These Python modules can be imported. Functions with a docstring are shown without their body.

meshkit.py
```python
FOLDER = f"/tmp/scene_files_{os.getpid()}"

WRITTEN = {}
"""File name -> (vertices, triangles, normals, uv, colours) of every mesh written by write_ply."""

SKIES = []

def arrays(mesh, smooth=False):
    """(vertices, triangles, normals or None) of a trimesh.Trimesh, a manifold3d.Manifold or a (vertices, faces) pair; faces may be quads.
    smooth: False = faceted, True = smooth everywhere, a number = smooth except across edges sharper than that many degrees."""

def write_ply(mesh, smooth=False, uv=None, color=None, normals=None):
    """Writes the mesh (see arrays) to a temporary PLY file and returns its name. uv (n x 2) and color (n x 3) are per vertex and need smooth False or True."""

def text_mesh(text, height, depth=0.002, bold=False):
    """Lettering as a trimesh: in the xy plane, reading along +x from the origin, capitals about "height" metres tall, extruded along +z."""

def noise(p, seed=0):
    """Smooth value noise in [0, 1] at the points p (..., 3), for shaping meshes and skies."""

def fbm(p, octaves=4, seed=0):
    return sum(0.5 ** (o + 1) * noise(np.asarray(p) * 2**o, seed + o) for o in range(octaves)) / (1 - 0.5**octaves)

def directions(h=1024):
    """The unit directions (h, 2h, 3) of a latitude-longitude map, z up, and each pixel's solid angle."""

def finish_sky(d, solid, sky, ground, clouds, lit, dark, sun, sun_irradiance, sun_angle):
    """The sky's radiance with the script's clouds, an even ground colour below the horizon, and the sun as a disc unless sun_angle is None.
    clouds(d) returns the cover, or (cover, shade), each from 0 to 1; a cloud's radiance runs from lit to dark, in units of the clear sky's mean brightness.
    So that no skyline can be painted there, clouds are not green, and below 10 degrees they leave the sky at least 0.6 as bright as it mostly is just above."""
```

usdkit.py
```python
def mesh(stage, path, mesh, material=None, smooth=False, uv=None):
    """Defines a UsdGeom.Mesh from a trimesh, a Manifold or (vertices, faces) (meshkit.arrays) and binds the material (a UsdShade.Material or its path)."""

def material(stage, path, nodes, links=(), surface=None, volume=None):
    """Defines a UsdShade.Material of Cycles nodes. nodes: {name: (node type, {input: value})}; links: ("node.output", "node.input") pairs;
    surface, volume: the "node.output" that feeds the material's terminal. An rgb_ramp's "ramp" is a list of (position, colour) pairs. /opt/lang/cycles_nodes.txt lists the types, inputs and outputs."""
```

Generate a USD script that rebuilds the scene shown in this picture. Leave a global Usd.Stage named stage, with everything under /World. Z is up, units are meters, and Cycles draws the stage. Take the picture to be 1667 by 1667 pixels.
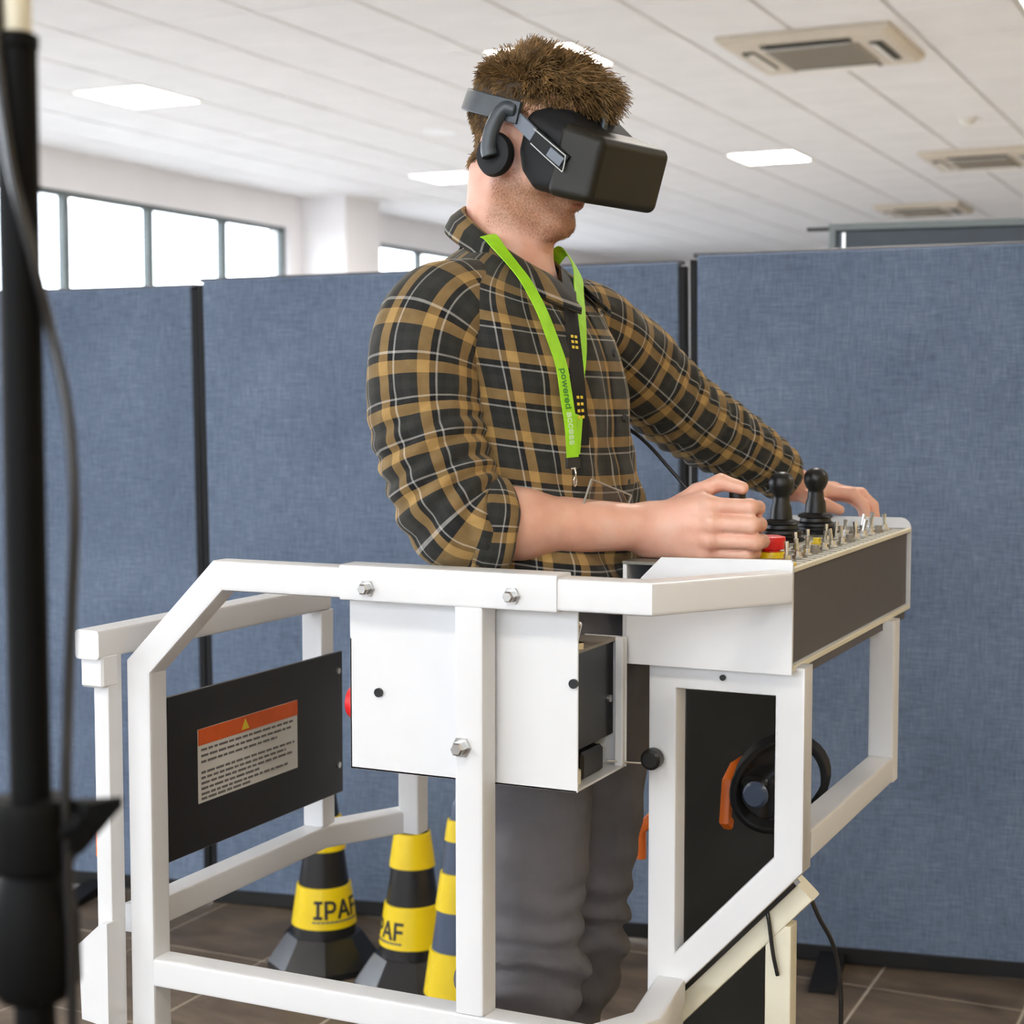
import math, random, numpy as np, trimesh, manifold3d, usdkit, meshkit
from pxr import Usd, UsdGeom, UsdLux, UsdShade, Gf, Sdf, Vt
from scipy.spatial import ConvexHull

stage = Usd.Stage.CreateInMemory()
UsdGeom.Xform.Define(stage, '/World'); UsdGeom.Scope.Define(stage, '/World/Looks')
rng = np.random.default_rng(7); random.seed(7)

# ------------------------------------------------------------------ camera, sky, light, exposure
CAM = np.array([0, 0, 1.35]); YAW = math.radians(25.3); FPX = 2700.0; PITCH = math.atan((833.5 - 645) / FPX)
EXPOSURE = 0.10
SKY = 2.35
LAMP = 36.0
cam = UsdGeom.Camera.Define(stage, '/World/camera')
cam.CreateHorizontalApertureAttr(36.0); cam.CreateVerticalApertureAttr(36.0)
cam.CreateFocalLengthAttr(36.0 * FPX / 1667)
cam.CreateFStopAttr(6.0); cam.CreateFocusDistanceAttr(2.25); cam.CreateClippingRangeAttr(Gf.Vec2f(0.05, 500))
cam.CreateExposureAttr(EXPOSURE)
cam.AddTranslateOp().Set(Gf.Vec3d(*CAM.tolist()))
cam.AddRotateXYZOp().Set(Gf.Vec3f(90 - math.degrees(PITCH), 0, math.degrees(YAW)))
dome = UsdLux.DomeLight.Define(stage, '/World/sky'); dome.CreateIntensityAttr(SKY); dome.CreateColorAttr(Gf.Vec3f(0.92, 0.97, 1.06))

# ------------------------------------------------------------------ helpers
used = {}
def numbered(parent, name):
    k = (parent, name); n = used.get(k, 0); used[k] = n + 1
    return name if n == 0 else f'{name}_{n:03d}'
BASE = {}
def data(p, label=None, cat=None, group=None, kind=None):
    for k, v in (('label', label), ('category', cat), ('group', group), ('kind', kind)):
        if v: p.SetCustomDataByKey(k, v)
    return p
def thing(name, label=None, cat=None, base=(0, 0, 0), group=None, kind=None):
    path = '/World/' + numbered('/World', name)
    x = UsdGeom.Xform.Define(stage, path); x.AddTranslateOp().Set(Gf.Vec3d(*map(float, base)))
    BASE[path] = np.array(base, float)
    return data(x.GetPrim(), label, cat, group, kind)
def obj(name, m, mat, parent=None, smooth=30, uv=None, label=None, cat=None, group=None, kind=None):
    pp = str(parent.GetPath()) if parent else '/World'
    path = pp + '/' + numbered(pp, name)
    off = np.zeros(3)
    q = pp
    while q != '/World':
        if q in BASE: off = BASE[q]; break
        q = q.rpartition('/')[0]
    v, f, n = meshkit.arrays(m, smooth)
    g = usdkit.mesh(stage, path, (v - off, f), LOOK[mat], smooth=False, uv=uv)
    if n is not None:
        g.CreateNormalsAttr(Vt.Vec3fArray.FromNumpy(n.astype(np.float32))); g.SetNormalsInterpolation('vertex')
    return data(g.GetPrim(), label, cat, group, kind)

def cat(*ms): return trimesh.util.concatenate([m for m in ms])
def hull(p):
    p = np.asarray(p, float); h = ConvexHull(p); m = trimesh.Trimesh(p, h.simplices, process=True)
    c = p.mean(0); fn = np.cross(m.triangles[:, 1] - m.triangles[:, 0], m.triangles[:, 2] - m.triangles[:, 0])
    bad = ((m.triangles.mean(1) - c) * fn).sum(1) < 0
    f = m.faces.copy(); f[bad] = f[bad][:, ::-1]
    return trimesh.Trimesh(m.vertices, f, process=False)
_cb = {}
def box(x0, x1, y0, y1, z0, z1, b=0.002):
    """chamfered box"""
    s = np.array([x1 - x0, y1 - y0, z1 - z0]); c = np.array([x0 + x1, y0 + y1, z0 + z1]) / 2; h = s / 2
    b = min(b, 0.45 * h.min() * 2 / 2)
    if b <= 0:
        m = trimesh.creation.box(s); m.apply_translation(c); return m
    pts, key = [], None
    if 'u' not in _cb:
        sg = [(a, bb, cc) for a in (-1, 1) for bb in (-1, 1) for cc in (-1, 1)]
        P = np.array([[(sx * (2 - (k == 0) * .5)), sy * (2 - (k == 1) * .5), sz * (2 - (k == 2) * .5)] for sx, sy, sz in sg for k in range(3)])
        # vertex k keeps full extent on axis k only
        P = np.array([[sx * (1 if k == 0 else .5), sy * (1 if k == 1 else .5), sz * (1 if k == 2 else .5)] for sx, sy, sz in sg for k in range(3)])
        m = hull(P); _cb['u'] = (np.array(m.vertices), np.array(m.faces))
    V, F = _cb['u']
    full = np.abs(V) > .9
    return trimesh.Trimesh(np.sign(V) * np.where(full, h, h - b) + c, F.copy(), process=False)
def obox(c, s, R=np.eye(3), b=0.002):
    m = box(-s[0] / 2, s[0] / 2, -s[1] / 2, s[1] / 2, -s[2] / 2, s[2] / 2, b)
    m.vertices = m.vertices @ np.asarray(R).T + np.asarray(c); return m
def rbox(c, s, r, R=np.eye(3), n=3):
    """rounded box by hull of corner spheres"""
    sp = trimesh.creation.icosphere(subdivisions=2, radius=r).vertices
    h = np.array(s) / 2 - r
    P = np.concatenate([sp + h * np.array([a, b, d]) for a in (-1, 1) for b in (-1, 1) for d in (-1, 1)])
    m = hull(P); m.vertices = m.vertices @ np.asarray(R).T + np.asarray(c); return m
def rotz(a):
    a = math.radians(a); return np.array([[math.cos(a), -math.sin(a), 0], [math.sin(a), math.cos(a), 0], [0, 0, 1]])
def frame(d):
    d = np.asarray(d, float); d /= np.linalg.norm(d)
    a = np.array([0, 0, 1.]) if abs(d[2]) < .9 else np.array([1., 0, 0])
    x = np.cross(a, d); x /= np.linalg.norm(x)
    return np.column_stack([x, np.cross(d, x), d])
def cyl(a, b, r, r2=None, n=20, bev=0.0):
    a, b = np.asarray(a, float), np.asarray(b, float); r2 = r if r2 is None else r2
    L = np.linalg.norm(b - a); F = frame(b - a)
    prof = [(0, 0), (r - bev, 0), (r, bev), (r2, L - bev), (r2 - bev, L), (0, L)] if bev else [(0, 0), (r, 0), (r2, L), (0, L)]
    m = lathe(prof, n); m.vertices = m.vertices @ F.T + a; return m
def lathe(prof, n=32):
    prof = np.asarray(prof, float); k = len(prof)
    t = np.linspace(0, 2 * np.pi, n, endpoint=False)
    V = np.stack([np.outer(np.cos(t), prof[:, 0]), np.outer(np.sin(t), prof[:, 0]), np.tile(prof[:, 1], (n, 1))], -1).reshape(-1, 3)
    F = []
    for i in range(n):
        j = (i + 1) % n
        for q in range(k - 1):
            a, b, c, d = i * k + q, j * k + q, j * k + q + 1, i * k + q + 1
            F += [(a, b, c), (a, c, d)]
    m = trimesh.Trimesh(V, F, process=True); m.update_faces(m.nondegenerate_faces()); return m
def lathe_at(prof, p, n=32):
    m = lathe(prof, n); m.apply_translation(p); return m
def sweep(path, prof, up=(0, 0, 1), closed=False, caps=True, mitre=True):
    """profile (in side,up) along a polyline with mitred corners"""
    P = np.asarray(path, float); n = len(P); prof = np.asarray(prof, float); k = len(prof)
    up = np.asarray(up, float); rings = []
    for i in range(n):
        dp = P[i] - P[i - 1] if (i > 0 or closed) else P[1] - P[0]
        dn = P[(i + 1) % n] - P[i] if (i < n - 1 or closed) else P[-1] - P[-2]
        dp = dp / np.linalg.norm(dp); dn = dn / np.linalg.norm(dn)
        t = dp + dn; t /= np.linalg.norm(t)
        def axes(d):
            s = np.cross(d, up); s /= np.linalg.norm(s); return s, np.cross(s, d)
        s, u = axes(dp)
        ring = P[i] + prof[:, :1] * s + prof[:, 1:] * u
        # project along dp on the mitre plane
        ring = ring - dp * (((ring - P[i]) @ t) / (dp @ t))[:, None]
        rings.append(ring)
    V = np.concatenate(rings); F = []
    for i in range(n if closed else n - 1):
        j = (i + 1) % n
        for q in range(k):
            w = (q + 1) % k
            F += [(i * k + q, j * k + q, j * k + w), (i * k + q, j * k + w, i * k + w)]
    if caps and not closed:
        F += [(0, q, q + 1) for q in range(1, k - 1)] + [((n - 1) * k, (n - 1) * k + q + 1, (n - 1) * k + q) for q in range(1, k - 1)]
    m = trimesh.Trimesh(V, F, process=False)
    if m.volume < 0: m.invert()
    return m
def sq(w, h=None, r=0.004):
    h = w if h is None else h; a, b = w / 2, h / 2; o = []
    for cx, cy, t0 in ((a - r, b - r, 0), (-a + r, b - r, 90), (-a + r, -b + r, 180), (a - r, -b + r, 270)):
        for t in (0, 45, 90):
            q = math.radians(t0 + t); o.append((cx + r * math.cos(q), cy + r * math.sin(q)))
    return o
def circ(r, n=10): return [(r * math.cos(t), r * math.sin(t)) for t in np.linspace(0, 2 * np.pi, n, endpoint=False)]
def spline(P, m=8):
    P = np.asarray(P, float); Q = np.vstack([2 * P[0] - P[1], P, 2 * P[-1] - P[-2]]); out = []
    for i in range(1, len(Q) - 2):
        for t in np.linspace(0, 1, m, endpoint=False):
            a, b, c, d = Q[i - 1:i + 3]
            out.append(.5 * (2 * b + (c - a) * t + (2 * a - 5 * b + 4 * c - d) * t * t + (3 * b - a - 3 * c + d) * t ** 3))
    return np.array(out + [P[-1]])
def ring_tube(path, rad, n=20, prof=None, caps=True, up0=None):
    """round tube along a smooth path, parallel transport; returns mesh and (around, along) per vertex"""
    P = np.asarray(path, float); T = np.gradient(P, axis=0); T /= np.linalg.norm(T, axis=1)[:, None]
    u = frame(T[0])[:, 0] if up0 is None else np.asarray(up0, float)
    rad = np.broadcast_to(rad, len(P)); t = np.linspace(0, 2 * np.pi, n, endpoint=False); rings = []
    for i in range(len(P)):
        u = u - T[i] * (u @ T[i]); u /= np.linalg.norm(u); w = np.cross(T[i], u)
        rings.append(P[i] + rad[i] * (np.cos(t)[:, None] * u + np.sin(t)[:, None] * w))
    V = np.concatenate(rings); k = n; F = []
    for i in range(len(P) - 1):
        for q in range(k):
            w_ = (q + 1) % k; F += [(i * k + q, i * k + w_, (i + 1) * k + w_), (i * k + q, (i + 1) * k + w_, (i + 1) * k + q)]
    if caps:
        V = np.vstack([V, P[:1], P[-1:]]); a, b = len(V) - 2, len(V) - 1; e = (len(P) - 1) * k
        for q in range(k):
            w_ = (q + 1) % k; F += [(a, w_, q), (b, e + q, e + w_)]
    return trimesh.Trimesh(V, F, process=False)
def cable(points, r, m=8, n=8): return ring_tube(spline(points, m), r, n)

# ------------------------------------------------------------------ materials
LOOK = {}
def mat(name, color, rough=.5, metal=0., var=0., vscale=20., bump=0., bscale=200., spec=.5, **kw):
    nodes = {'p': ('principled_bsdf', {'base_color': color, 'roughness': rough, 'metallic': metal, 'specular_ior_level': spec, **kw})}; links = []
    if var or bump: nodes['tc'] = ('texture_coordinate', {})
    if var:
        nodes['n'] = ('noise_texture', {'scale': vscale, 'detail': 4.})
        nodes['r'] = ('rgb_ramp', {'ramp': [(.3, tuple(c * (1 - var) for c in color)), (.7, tuple(min(1, c * (1 + var)) for c in color))]})
        links += [('tc.object', 'n.vector'), ('n.fac', 'r.fac'), ('r.color', 'p.base_color')]
    if bump:
        nodes['bn'] = ('noise_texture', {'scale': bscale, 'detail': 3.}); nodes['b'] = ('bump', {'strength': bump, 'distance': .002})
        links += [('tc.object', 'bn.vector'), ('bn.fac', 'b.height'), ('b.normal', 'p.normal')]
    LOOK[name] = usdkit.material(stage, '/World/Looks/' + name, nodes, links, surface='p.BSDF')
mat('white_paint', (.73, .735, .74), .32, var=.02, vscale=6)
mat('cream_paint', (.74, .70, .55), .4, var=.04, vscale=8)
mat('white_board', (.80, .81, .83), .4, var=.015, vscale=5)
mat('wall_paint', (.82, .81, .83), .7, var=.02, vscale=2)
mat('warm_wall', (.62, .46, .22), .7, var=.04, vscale=2)
mat('tile_white', (.74, .735, .74), .8, var=.03, vscale=3, bump=.2, bscale=120)
mat('grid_white', (.60, .59, .59), .5)
mat('window_frame', (.09, .11, .11), .4)
mat('plastic_white', (.72, .70, .65), .45, var=.02)
mat('ac_beige', (.56, .50, .41), .5, var=.04)
mat('vent_dark', (.04, .04, .035), .6)
mat('vent_grey', (.27, .24, .195), .6)
mat('black_plastic', (.006, .006, .0065), .4, var=.1)
mat('black_matte', (.008, .008, .009), .6, var=.15, spec=.25)
mat('stand_black', (.002, .002, .002), .6, var=.1, spec=.12)
mat('badge_rim', (.30, .28, .24), .4)
mat('light_floor', (.62, .60, .58), .85, var=.05, vscale=2)
mat('pouch', (.05, .065, .075), .6, var=.1)
mat('black_rubber', (.014, .014, .015), .22, var=.1)
mat('slate_rubber', (.06, .085, .14), .35, var=.1)
mat('black_panel', (.0085, .009, .011), .42, var=.12, vscale=30)
mat('dark_board', (.022, .021, .016), .5, var=.25, vscale=4)
mat('grey_panel', (.050, .045, .050), .45, var=.06)
mat('screen_dark', (.02, .03, .042), .5, var=.1)
mat('console_deck', (.17, .165, .13), .5, var=.15, vscale=60)
mat('steel', (.55, .54, .52), .3, metal=1.)
mat('chrome', (.75, .75, .74), .18, metal=1.)
mat('red', (.75, .012, .015), .35)
mat('orange', (.85, .17, .01), .45)
mat('label_orange', (.68, .10, .006), .5, var=.08, vscale=40)
mat('label_white', (.66, .63, .56), .6)
mat('ink', (.02, .02, .02), .6)
mat('ink_grey', (.14, .13, .12), .6)
mat('yellow_band', (.86, .62, .004), .38, var=.03)
mat('yellow_mark', (.75, .55, .03), .5)
mat('lime', (.33, .72, .012), .55, var=.08, vscale=60, bump=.2, bscale=900)
mat('lime_dark', (.05, .24, .03), .6)
mat('lime_pale', (.62, .80, .50), .6)
mat('nail', (.74, .46, .38), .3)
mat('lip', (.55, .20, .16), .45, var=.06)
mat('hair_under', (.055, .034, .016), .7, var=.4, vscale=60)
mat('trouser', (.120, .115, .126), .8, var=.18, vscale=14, bump=.25, bscale=700)
mat('shoe', (.03, .025, .02), .5)
mat('headset_black', (.007, .0075, .0085), .6, var=.1, vscale=80, spec=.3)
mat('headset_front', (.0125, .011, .0065), .5, var=.25, vscale=9, spec=.35)
mat('headset_grey', (.045, .056, .066), .38, var=.06)
mat('headset_strap', (.15, .175, .215), .5, var=.05)
mat('stitch', (.5, .52, .5), .6)
mat('foam', (.01, .01, .012), .9)
def node_mat(name, nodes, links, surface='p.BSDF'):
    LOOK[name] = usdkit.material(stage, '/World/Looks/' + name, nodes, links, surface=surface)
# woven blue-grey screen fabric: two crossed streak noises and blotches
node_mat('screen_fabric', {
    'tc': ('texture_coordinate', {}), 'm1': ('mapping', {'scale': (420., 420., 26.)}), 'm2': ('mapping', {'scale': (26., 26., 420.)}),
    'n1': ('noise_texture', {'scale': 1., 'detail': 2.}), 'n2': ('noise_texture', {'scale': 1., 'detail': 2.}), 'n3': ('noise_texture', {'scale': 3., 'detail': 3.}),
    'a': ('math', {'math_type': 'add'}), 'a2': ('math', {'math_type': 'multiply_add', 'value2': .35, 'value3': -.175}), 'a3': ('math', {'math_type': 'add'}), 'h': ('math', {'math_type': 'multiply', 'value2': .5}),
    'r': ('rgb_ramp', {'ramp': [(.3, (.086, .117, .174)), (.5, (.136, .178, .255)), (.7, (.21, .265, .355))]}),
    'b': ('bump', {'strength': .25, 'distance': .001}), 'p': ('principled_bsdf', {'roughness': .9, 'specular_ior_level': .2, 'sheen_weight': .1})},
    [('tc.object', 'm1.vector'), ('tc.object', 'm2.vector'), ('m1.vector', 'n1.vector'), ('m2.vector', 'n2.vector'), ('tc.object', 'n3.vector'),
     ('n1.fac', 'a.value1'), ('n2.fac', 'a.value2'), ('a.value', 'h.value1'), ('n3.fac', 'a2.value1'), ('h.value', 'a3.value1'), ('a2.value', 'a3.value2'),
     ('a3.value', 'r.fac'), ('r.color', 'p.base_color'), ('a.value', 'b.height'), ('b.normal', 'p.normal')])
# brown slate floor tiles
node_mat('floor_tile', {
    'g': ('geometry', {}), 'm': ('mapping', {'scale': (2.2, 5., 3.)}), 'n': ('noise_texture', {'scale': 2.4, 'detail': 7., 'roughness': .62, 'distortion': .6}),
    'r': ('rgb_ramp', {'ramp': [(.28, (.068, .047, .031)), (.5, (.128, .094, .063)), (.72, (.20, .15, .10))]}),
    'b': ('bump', {'strength': .12, 'distance': .004}), 'p': ('principled_bsdf', {'roughness': .5})},
    [('g.position', 'm.vector'), ('m.vector', 'n.vector'), ('n.fac', 'r.fac'), ('r.color', 'p.base_color'), ('n.fac', 'b.height'), ('b.normal', 'p.normal')])
mat('paving', (.46, .45, .44), .9, var=.1, vscale=.5)
mat('grout', (.50, .44, .36), .8, var=.1)
# plaid flannel, woven from the two axes of the cloth (primvar st, metres)
def plaid_ramp(): return [(0, (.42, .262, .092)), (.27, (.026, .027, .025)), (.45, (.036, .036, .033)), (.62, (.024, .025, .024)), (.815, (.46, .45, .42)), (.86, (.008, .008, .010)), (.99, (.008, .008, .010))]
node_mat('plaid', {
    'uv': ('uvmap', {'attribute': 'st'}), 's': ('separate_xyz', {}),
    'mu': ('math', {'math_type': 'multiply', 'value2': 1 / .058}), 'mv': ('math', {'math_type': 'multiply', 'value2': 1 / .052}),
    'fu': ('math', {'math_type': 'floored_modulo', 'value2': 1.}), 'fv': ('math', {'math_type': 'floored_modulo', 'value2': 1.}),
    'ru': ('rgb_ramp', {'ramp': plaid_ramp(), 'interpolate': False}), 'rv': ('rgb_ramp', {'ramp': plaid_ramp(), 'interpolate': False}),
    'tw': ('math', {'math_type': 'add'}), 'tm': ('math', {'math_type': 'multiply', 'value2': 3600.}), 'sn': ('math', {'math_type': 'sine'}), 'tf': ('math', {'math_type': 'multiply_add', 'value2': .12, 'value3': .5}),
    'mx': ('mix', {'mix_type': 'mix'}), 'tc': ('texture_coordinate', {}), 'n': ('noise_texture', {'scale': 45., 'detail': 3.}), 'nr': ('rgb_ramp', {'ramp': [(.3, (.75, .75, .75)), (.7, (1., 1., 1.))]}),
    'm2': ('mix', {'mix_type': 'multiply', 'fac': 1.}), 'bn': ('noise_texture', {'scale': 600.}), 'b': ('bump', {'strength': .3, 'distance': .001}),
    'p': ('principled_bsdf', {'roughness': .85, 'specular_ior_level': .2, 'sheen_weight': .15, 'sheen_tint': (.9, .85, .7)})},
    [('uv.UV', 's.vector'), ('s.x', 'mu.value1'), ('s.y', 'mv.value1'), ('mu.value', 'fu.value1'), ('mv.value', 'fv.value1'), ('fu.value', 'ru.fac'), ('fv.value', 'rv.fac'),
     ('s.x', 'tw.value1'), ('s.y', 'tw.value2'), ('tw.value', 'tm.value1'), ('tm.value', 'sn.value1'), ('sn.value', 'tf.value1'), ('tf.value', 'mx.fac'),
     ('ru.color', 'mx.color1'), ('rv.color', 'mx.color2'), ('tc.object', 'n.vector'), ('n.fac', 'nr.fac'), ('mx.color', 'm2.color1'), ('nr.color', 'm2.color2'), ('m2.color', 'p.base_color'),
     ('tc.object', 'bn.vector'), ('bn.fac', 'b.height'), ('b.normal', 'p.normal')])
for nm, c in (('hair', (.20, .118, .045)), ('stubble', (.22, .10, .045))):
    node_mat(nm, {'hi': ('hair_info', {}), 'r': ('rgb_ramp', {'ramp': [(.25, tuple(x * .3 for x in c)), (.5, c), (.75, tuple(x * 2.3 for x in c))]}), 'oi': ('geometry', {}), 'w': ('noise_texture', {'scale': 60., 'detail': 3.}),
                  'p': ('principled_bsdf', {'roughness': .55, 'specular_ior_level': .4})},
             [('oi.position', 'w.vector'), ('w.fac', 'r.fac'), ('r.color', 'p.base_color')])
node_mat('lamp_glow', {'e': ('emission', {'color': (1., .94, .86), 'strength': LAMP})}, [], 'e.emission')
def pane_mat(name, tint, rough):
    node_mat(name, {'t': ('transparent_bsdf', {'color': tint}), 'g': ('glossy_bsdf', {'roughness': rough, 'color': (1., 1., 1.)}), 'f': ('layer_weight', {'blend': .5}),
                    'q': ('math', {'math_type': 'power', 'value2': 4.}), 's': ('math', {'math_type': 'multiply_add', 'value2': .5, 'value3': .03}), 'm': ('mix_closure', {})},
             [('f.facing', 'q.value1'), ('q.value', 's.value1'), ('s.value', 'm.fac'), ('t.BSDF', 'm.closure1'), ('g.BSDF', 'm.closure2')], 'm.closure')
pane_mat('glass', (.97, .98, .98), .02); pane_mat('clear_plastic', (.86, .87, .84), .08)
# skin with freckled tone; the primvar "beard" (0..1) is the browner skin under the stubble
node_mat('skin', {'tc': ('texture_coordinate', {}), 'n': ('noise_texture', {'scale': 26., 'detail': 4.}), 'r': ('rgb_ramp', {'ramp': [(.3, (.66, .34, .24)), (.55, (.74, .41, .30)), (.75, (.77, .48, .37))]}),
    'at': ('attribute', {'attribute': 'beard'}), 'n2': ('noise_texture', {'scale': 420., 'detail': 2.}), 'am': ('math', {'math_type': 'multiply'}), 'a2': ('math', {'math_type': 'multiply', 'value2': 1.35, 'use_clamp': True}),
    'mx': ('mix', {'mix_type': 'mix', 'color2': (.34, .165, .085)}), 'bn': ('noise_texture', {'scale': 240., 'detail': 3.}), 'b': ('bump', {'strength': .10, 'distance': .002}),
    'p': ('principled_bsdf', {'roughness': .48, 'subsurface_weight': .15, 'subsurface_scale': .01})},
    [('tc.object', 'n.vector'), ('tc.object', 'n2.vector'), ('tc.object', 'bn.vector'), ('n.fac', 'r.fac'), ('at.fac', 'am.value1'), ('n2.fac', 'am.value2'), ('am.value', 'a2.value1'),
     ('a2.value', 'mx.fac'), ('r.color', 'mx.color1'), ('mx.color', 'p.base_color'), ('bn.fac', 'b.height'), ('b.normal', 'p.normal')])
# ------------------------------------------------------------------ the room
HC = 3.375
XW, XE, YS, YN = -9.3, 3.2, -3.6, 24.0
def struct(name, m, material, parent=None, **kw):
    return obj(name, m, material, parent, kind=None if parent else 'structure', **kw)
wl = thing('wall_left', 'white plastered wall with the long strip windows, left of the room', kind='structure')
SPANS = [(-2.6, 4.6), (5.4, 14.38), (15.45, 21.2)]
parts = [box(XW - .25, XW, YS, YN, 0, .9, 0), box(XW - .25, XW, YS, YN, 3.06, 3.6, 0)]
for a, b in zip([YS] + [s[1] for s in SPANS], [s[0] for s in SPANS] + [YN]): parts.append(box(XW - .25, XW, a, b, .9, 3.06, 0))
obj('plaster', cat(*parts), 'wall_paint', wl)
obj('column', box(XW, -8.77, 14.613, 15.32, 0, 3.45, .006), 'wall_paint', wl)
def window(n, axis, at, a, b, z0, z1, steps):
    w = thing(f'window_{n}', kind='structure')
    def bx(u0, u1, d0, d1, z0, z1):
        return box(at + d0, at + d1, u0, u1, z0, z1, .004) if axis == 'x' else box(u0, u1, at + d0, at + d1, z0, z1, .004)
    obj('window_frame', cat(bx(a, b, -.12, -.05, z1 - .045, z1), bx(a, b, -.12, -.05, z0, z0 + .06), bx(a, a + .05, -.12, -.05, z0, z1), bx(b - .05, b, -.12, -.05, z0, z1)), 'window_frame', w)
    for s in steps: obj('mullion', bx(s - .035, s + .035, -.125, -.045, z0 + .05, z1 - .04), 'window_frame', w)
    e = [a + .03] + list(steps) + [b - .03]
    for p, q in zip(e, e[1:]): obj('pane', bx(p, q, -.092, -.084, z0 + .05, z1 - .04), 'glass', w)
    return w
window(1, 'x', XW, 5.4, 14.38, .9, 3.06, [13.33 - 1.13 * i for i in range(7)])
window(2, 'x', XW, 15.45, 21.2, .9, 3.06, [16.2, 17.26, 18.3, 19.35, 20.3])
window(3, 'x', XW, -2.6, 4.6, .9, 3.06, [-1.4, -.2, 1., 2.2, 3.4])
struct('wall_far', box(XW - .25, XE + .25, YN, YN + .2, 0, 3.6, 0), 'wall_paint')
struct('wall_right', box(XE, XE + .2, YS, YN, 0, 3.6, 0), 'warm_wall')
wb = thing('wall_back', kind='structure')
obj('plaster', cat(box(XW - .25, XE + .25, YS - .25, YS, 0, 1.25, 0), box(XW - .25, XE + .25, YS - .25, YS, 3.1, 3.6, 0),
    box(XW - .25, -8.6, YS - .25, YS, 1.25, 3.1, 0), box(1.9, XE + .25, YS - .25, YS, 1.25, 3.1, 0)), 'wall_paint', wb)
window(4, 'y', YS, -8.6, 1.9, 1.25, 3.1, [-7.1, -5.6, -4.1, -2.6, -1.1, .4])
struct('ground', box(-60, 50, -50, 70, -.5, -.12, 0), 'paving')
# ceiling of single tiles in a grid
ce = thing('ceiling', kind='structure')
obj('grid', box(XW - .25, XE + .25, YS - .25, YN + .2, HC + .018, HC + .1, 0), 'grid_white', ce)
TX = [-6.27 + .612 * i for i in range(-5, 17)]
TY = [9.612 - .712 * j for j in range(19, 0, -1)] + [9.612 + .655 * j for j in range(0, 23)]
LIGHTS = []
cells = {(i, j) for i in range(len(TX) - 1) for j in range(len(TY) - 1)}
lamp_cells = set(); j0 = TY.index(min(TY, key=lambda y: abs(y - 8.9)))
for i in (3, 8, 13, 18):
    for j in (j0 - 14, j0 - 7, j0, j0 + 7):
        if (i, j) in cells: lamp_cells.add((i, j))
rest = []
for (i, j) in sorted(cells - lamp_cells):
    x0, x1, y0, y1 = TX[i], TX[i + 1], TY[j], TY[j + 1]
    x0, x1 = max(x0, XW), min(x1, XE)
    if x1 - x0 < .05: continue
    t = box(x0 + .009, x1 - .009, y0 + .005, y1 - .005, HC + rng.uniform(-.001, .001), HC + .03, .007)
    if i <= 13 and 6.7 < y0 < 18.0: obj('ceiling_tile', t, 'tile_white', ce, smooth=False)
    else: rest.append(t)
obj('ceiling_tile', cat(*rest), 'tile_white', ce, smooth=False, kind='stuff')
NEARL = {(3, j0): 'square lit ceiling panel at upper left, over the strip windows', (8, j0): 'square lit ceiling panel glowing just behind the hair of the man',
         (13, j0): 'square lit ceiling panel cut by the top right corner of the frame', (8, j0 + 7): 'square lit ceiling panel right of the headset, far back',
         (3, j0 + 7): 'square lit ceiling panel far back, partly behind the head of the man', (13, j0 + 7): 'square lit ceiling panel far right, beyond the frame edge'}
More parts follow.
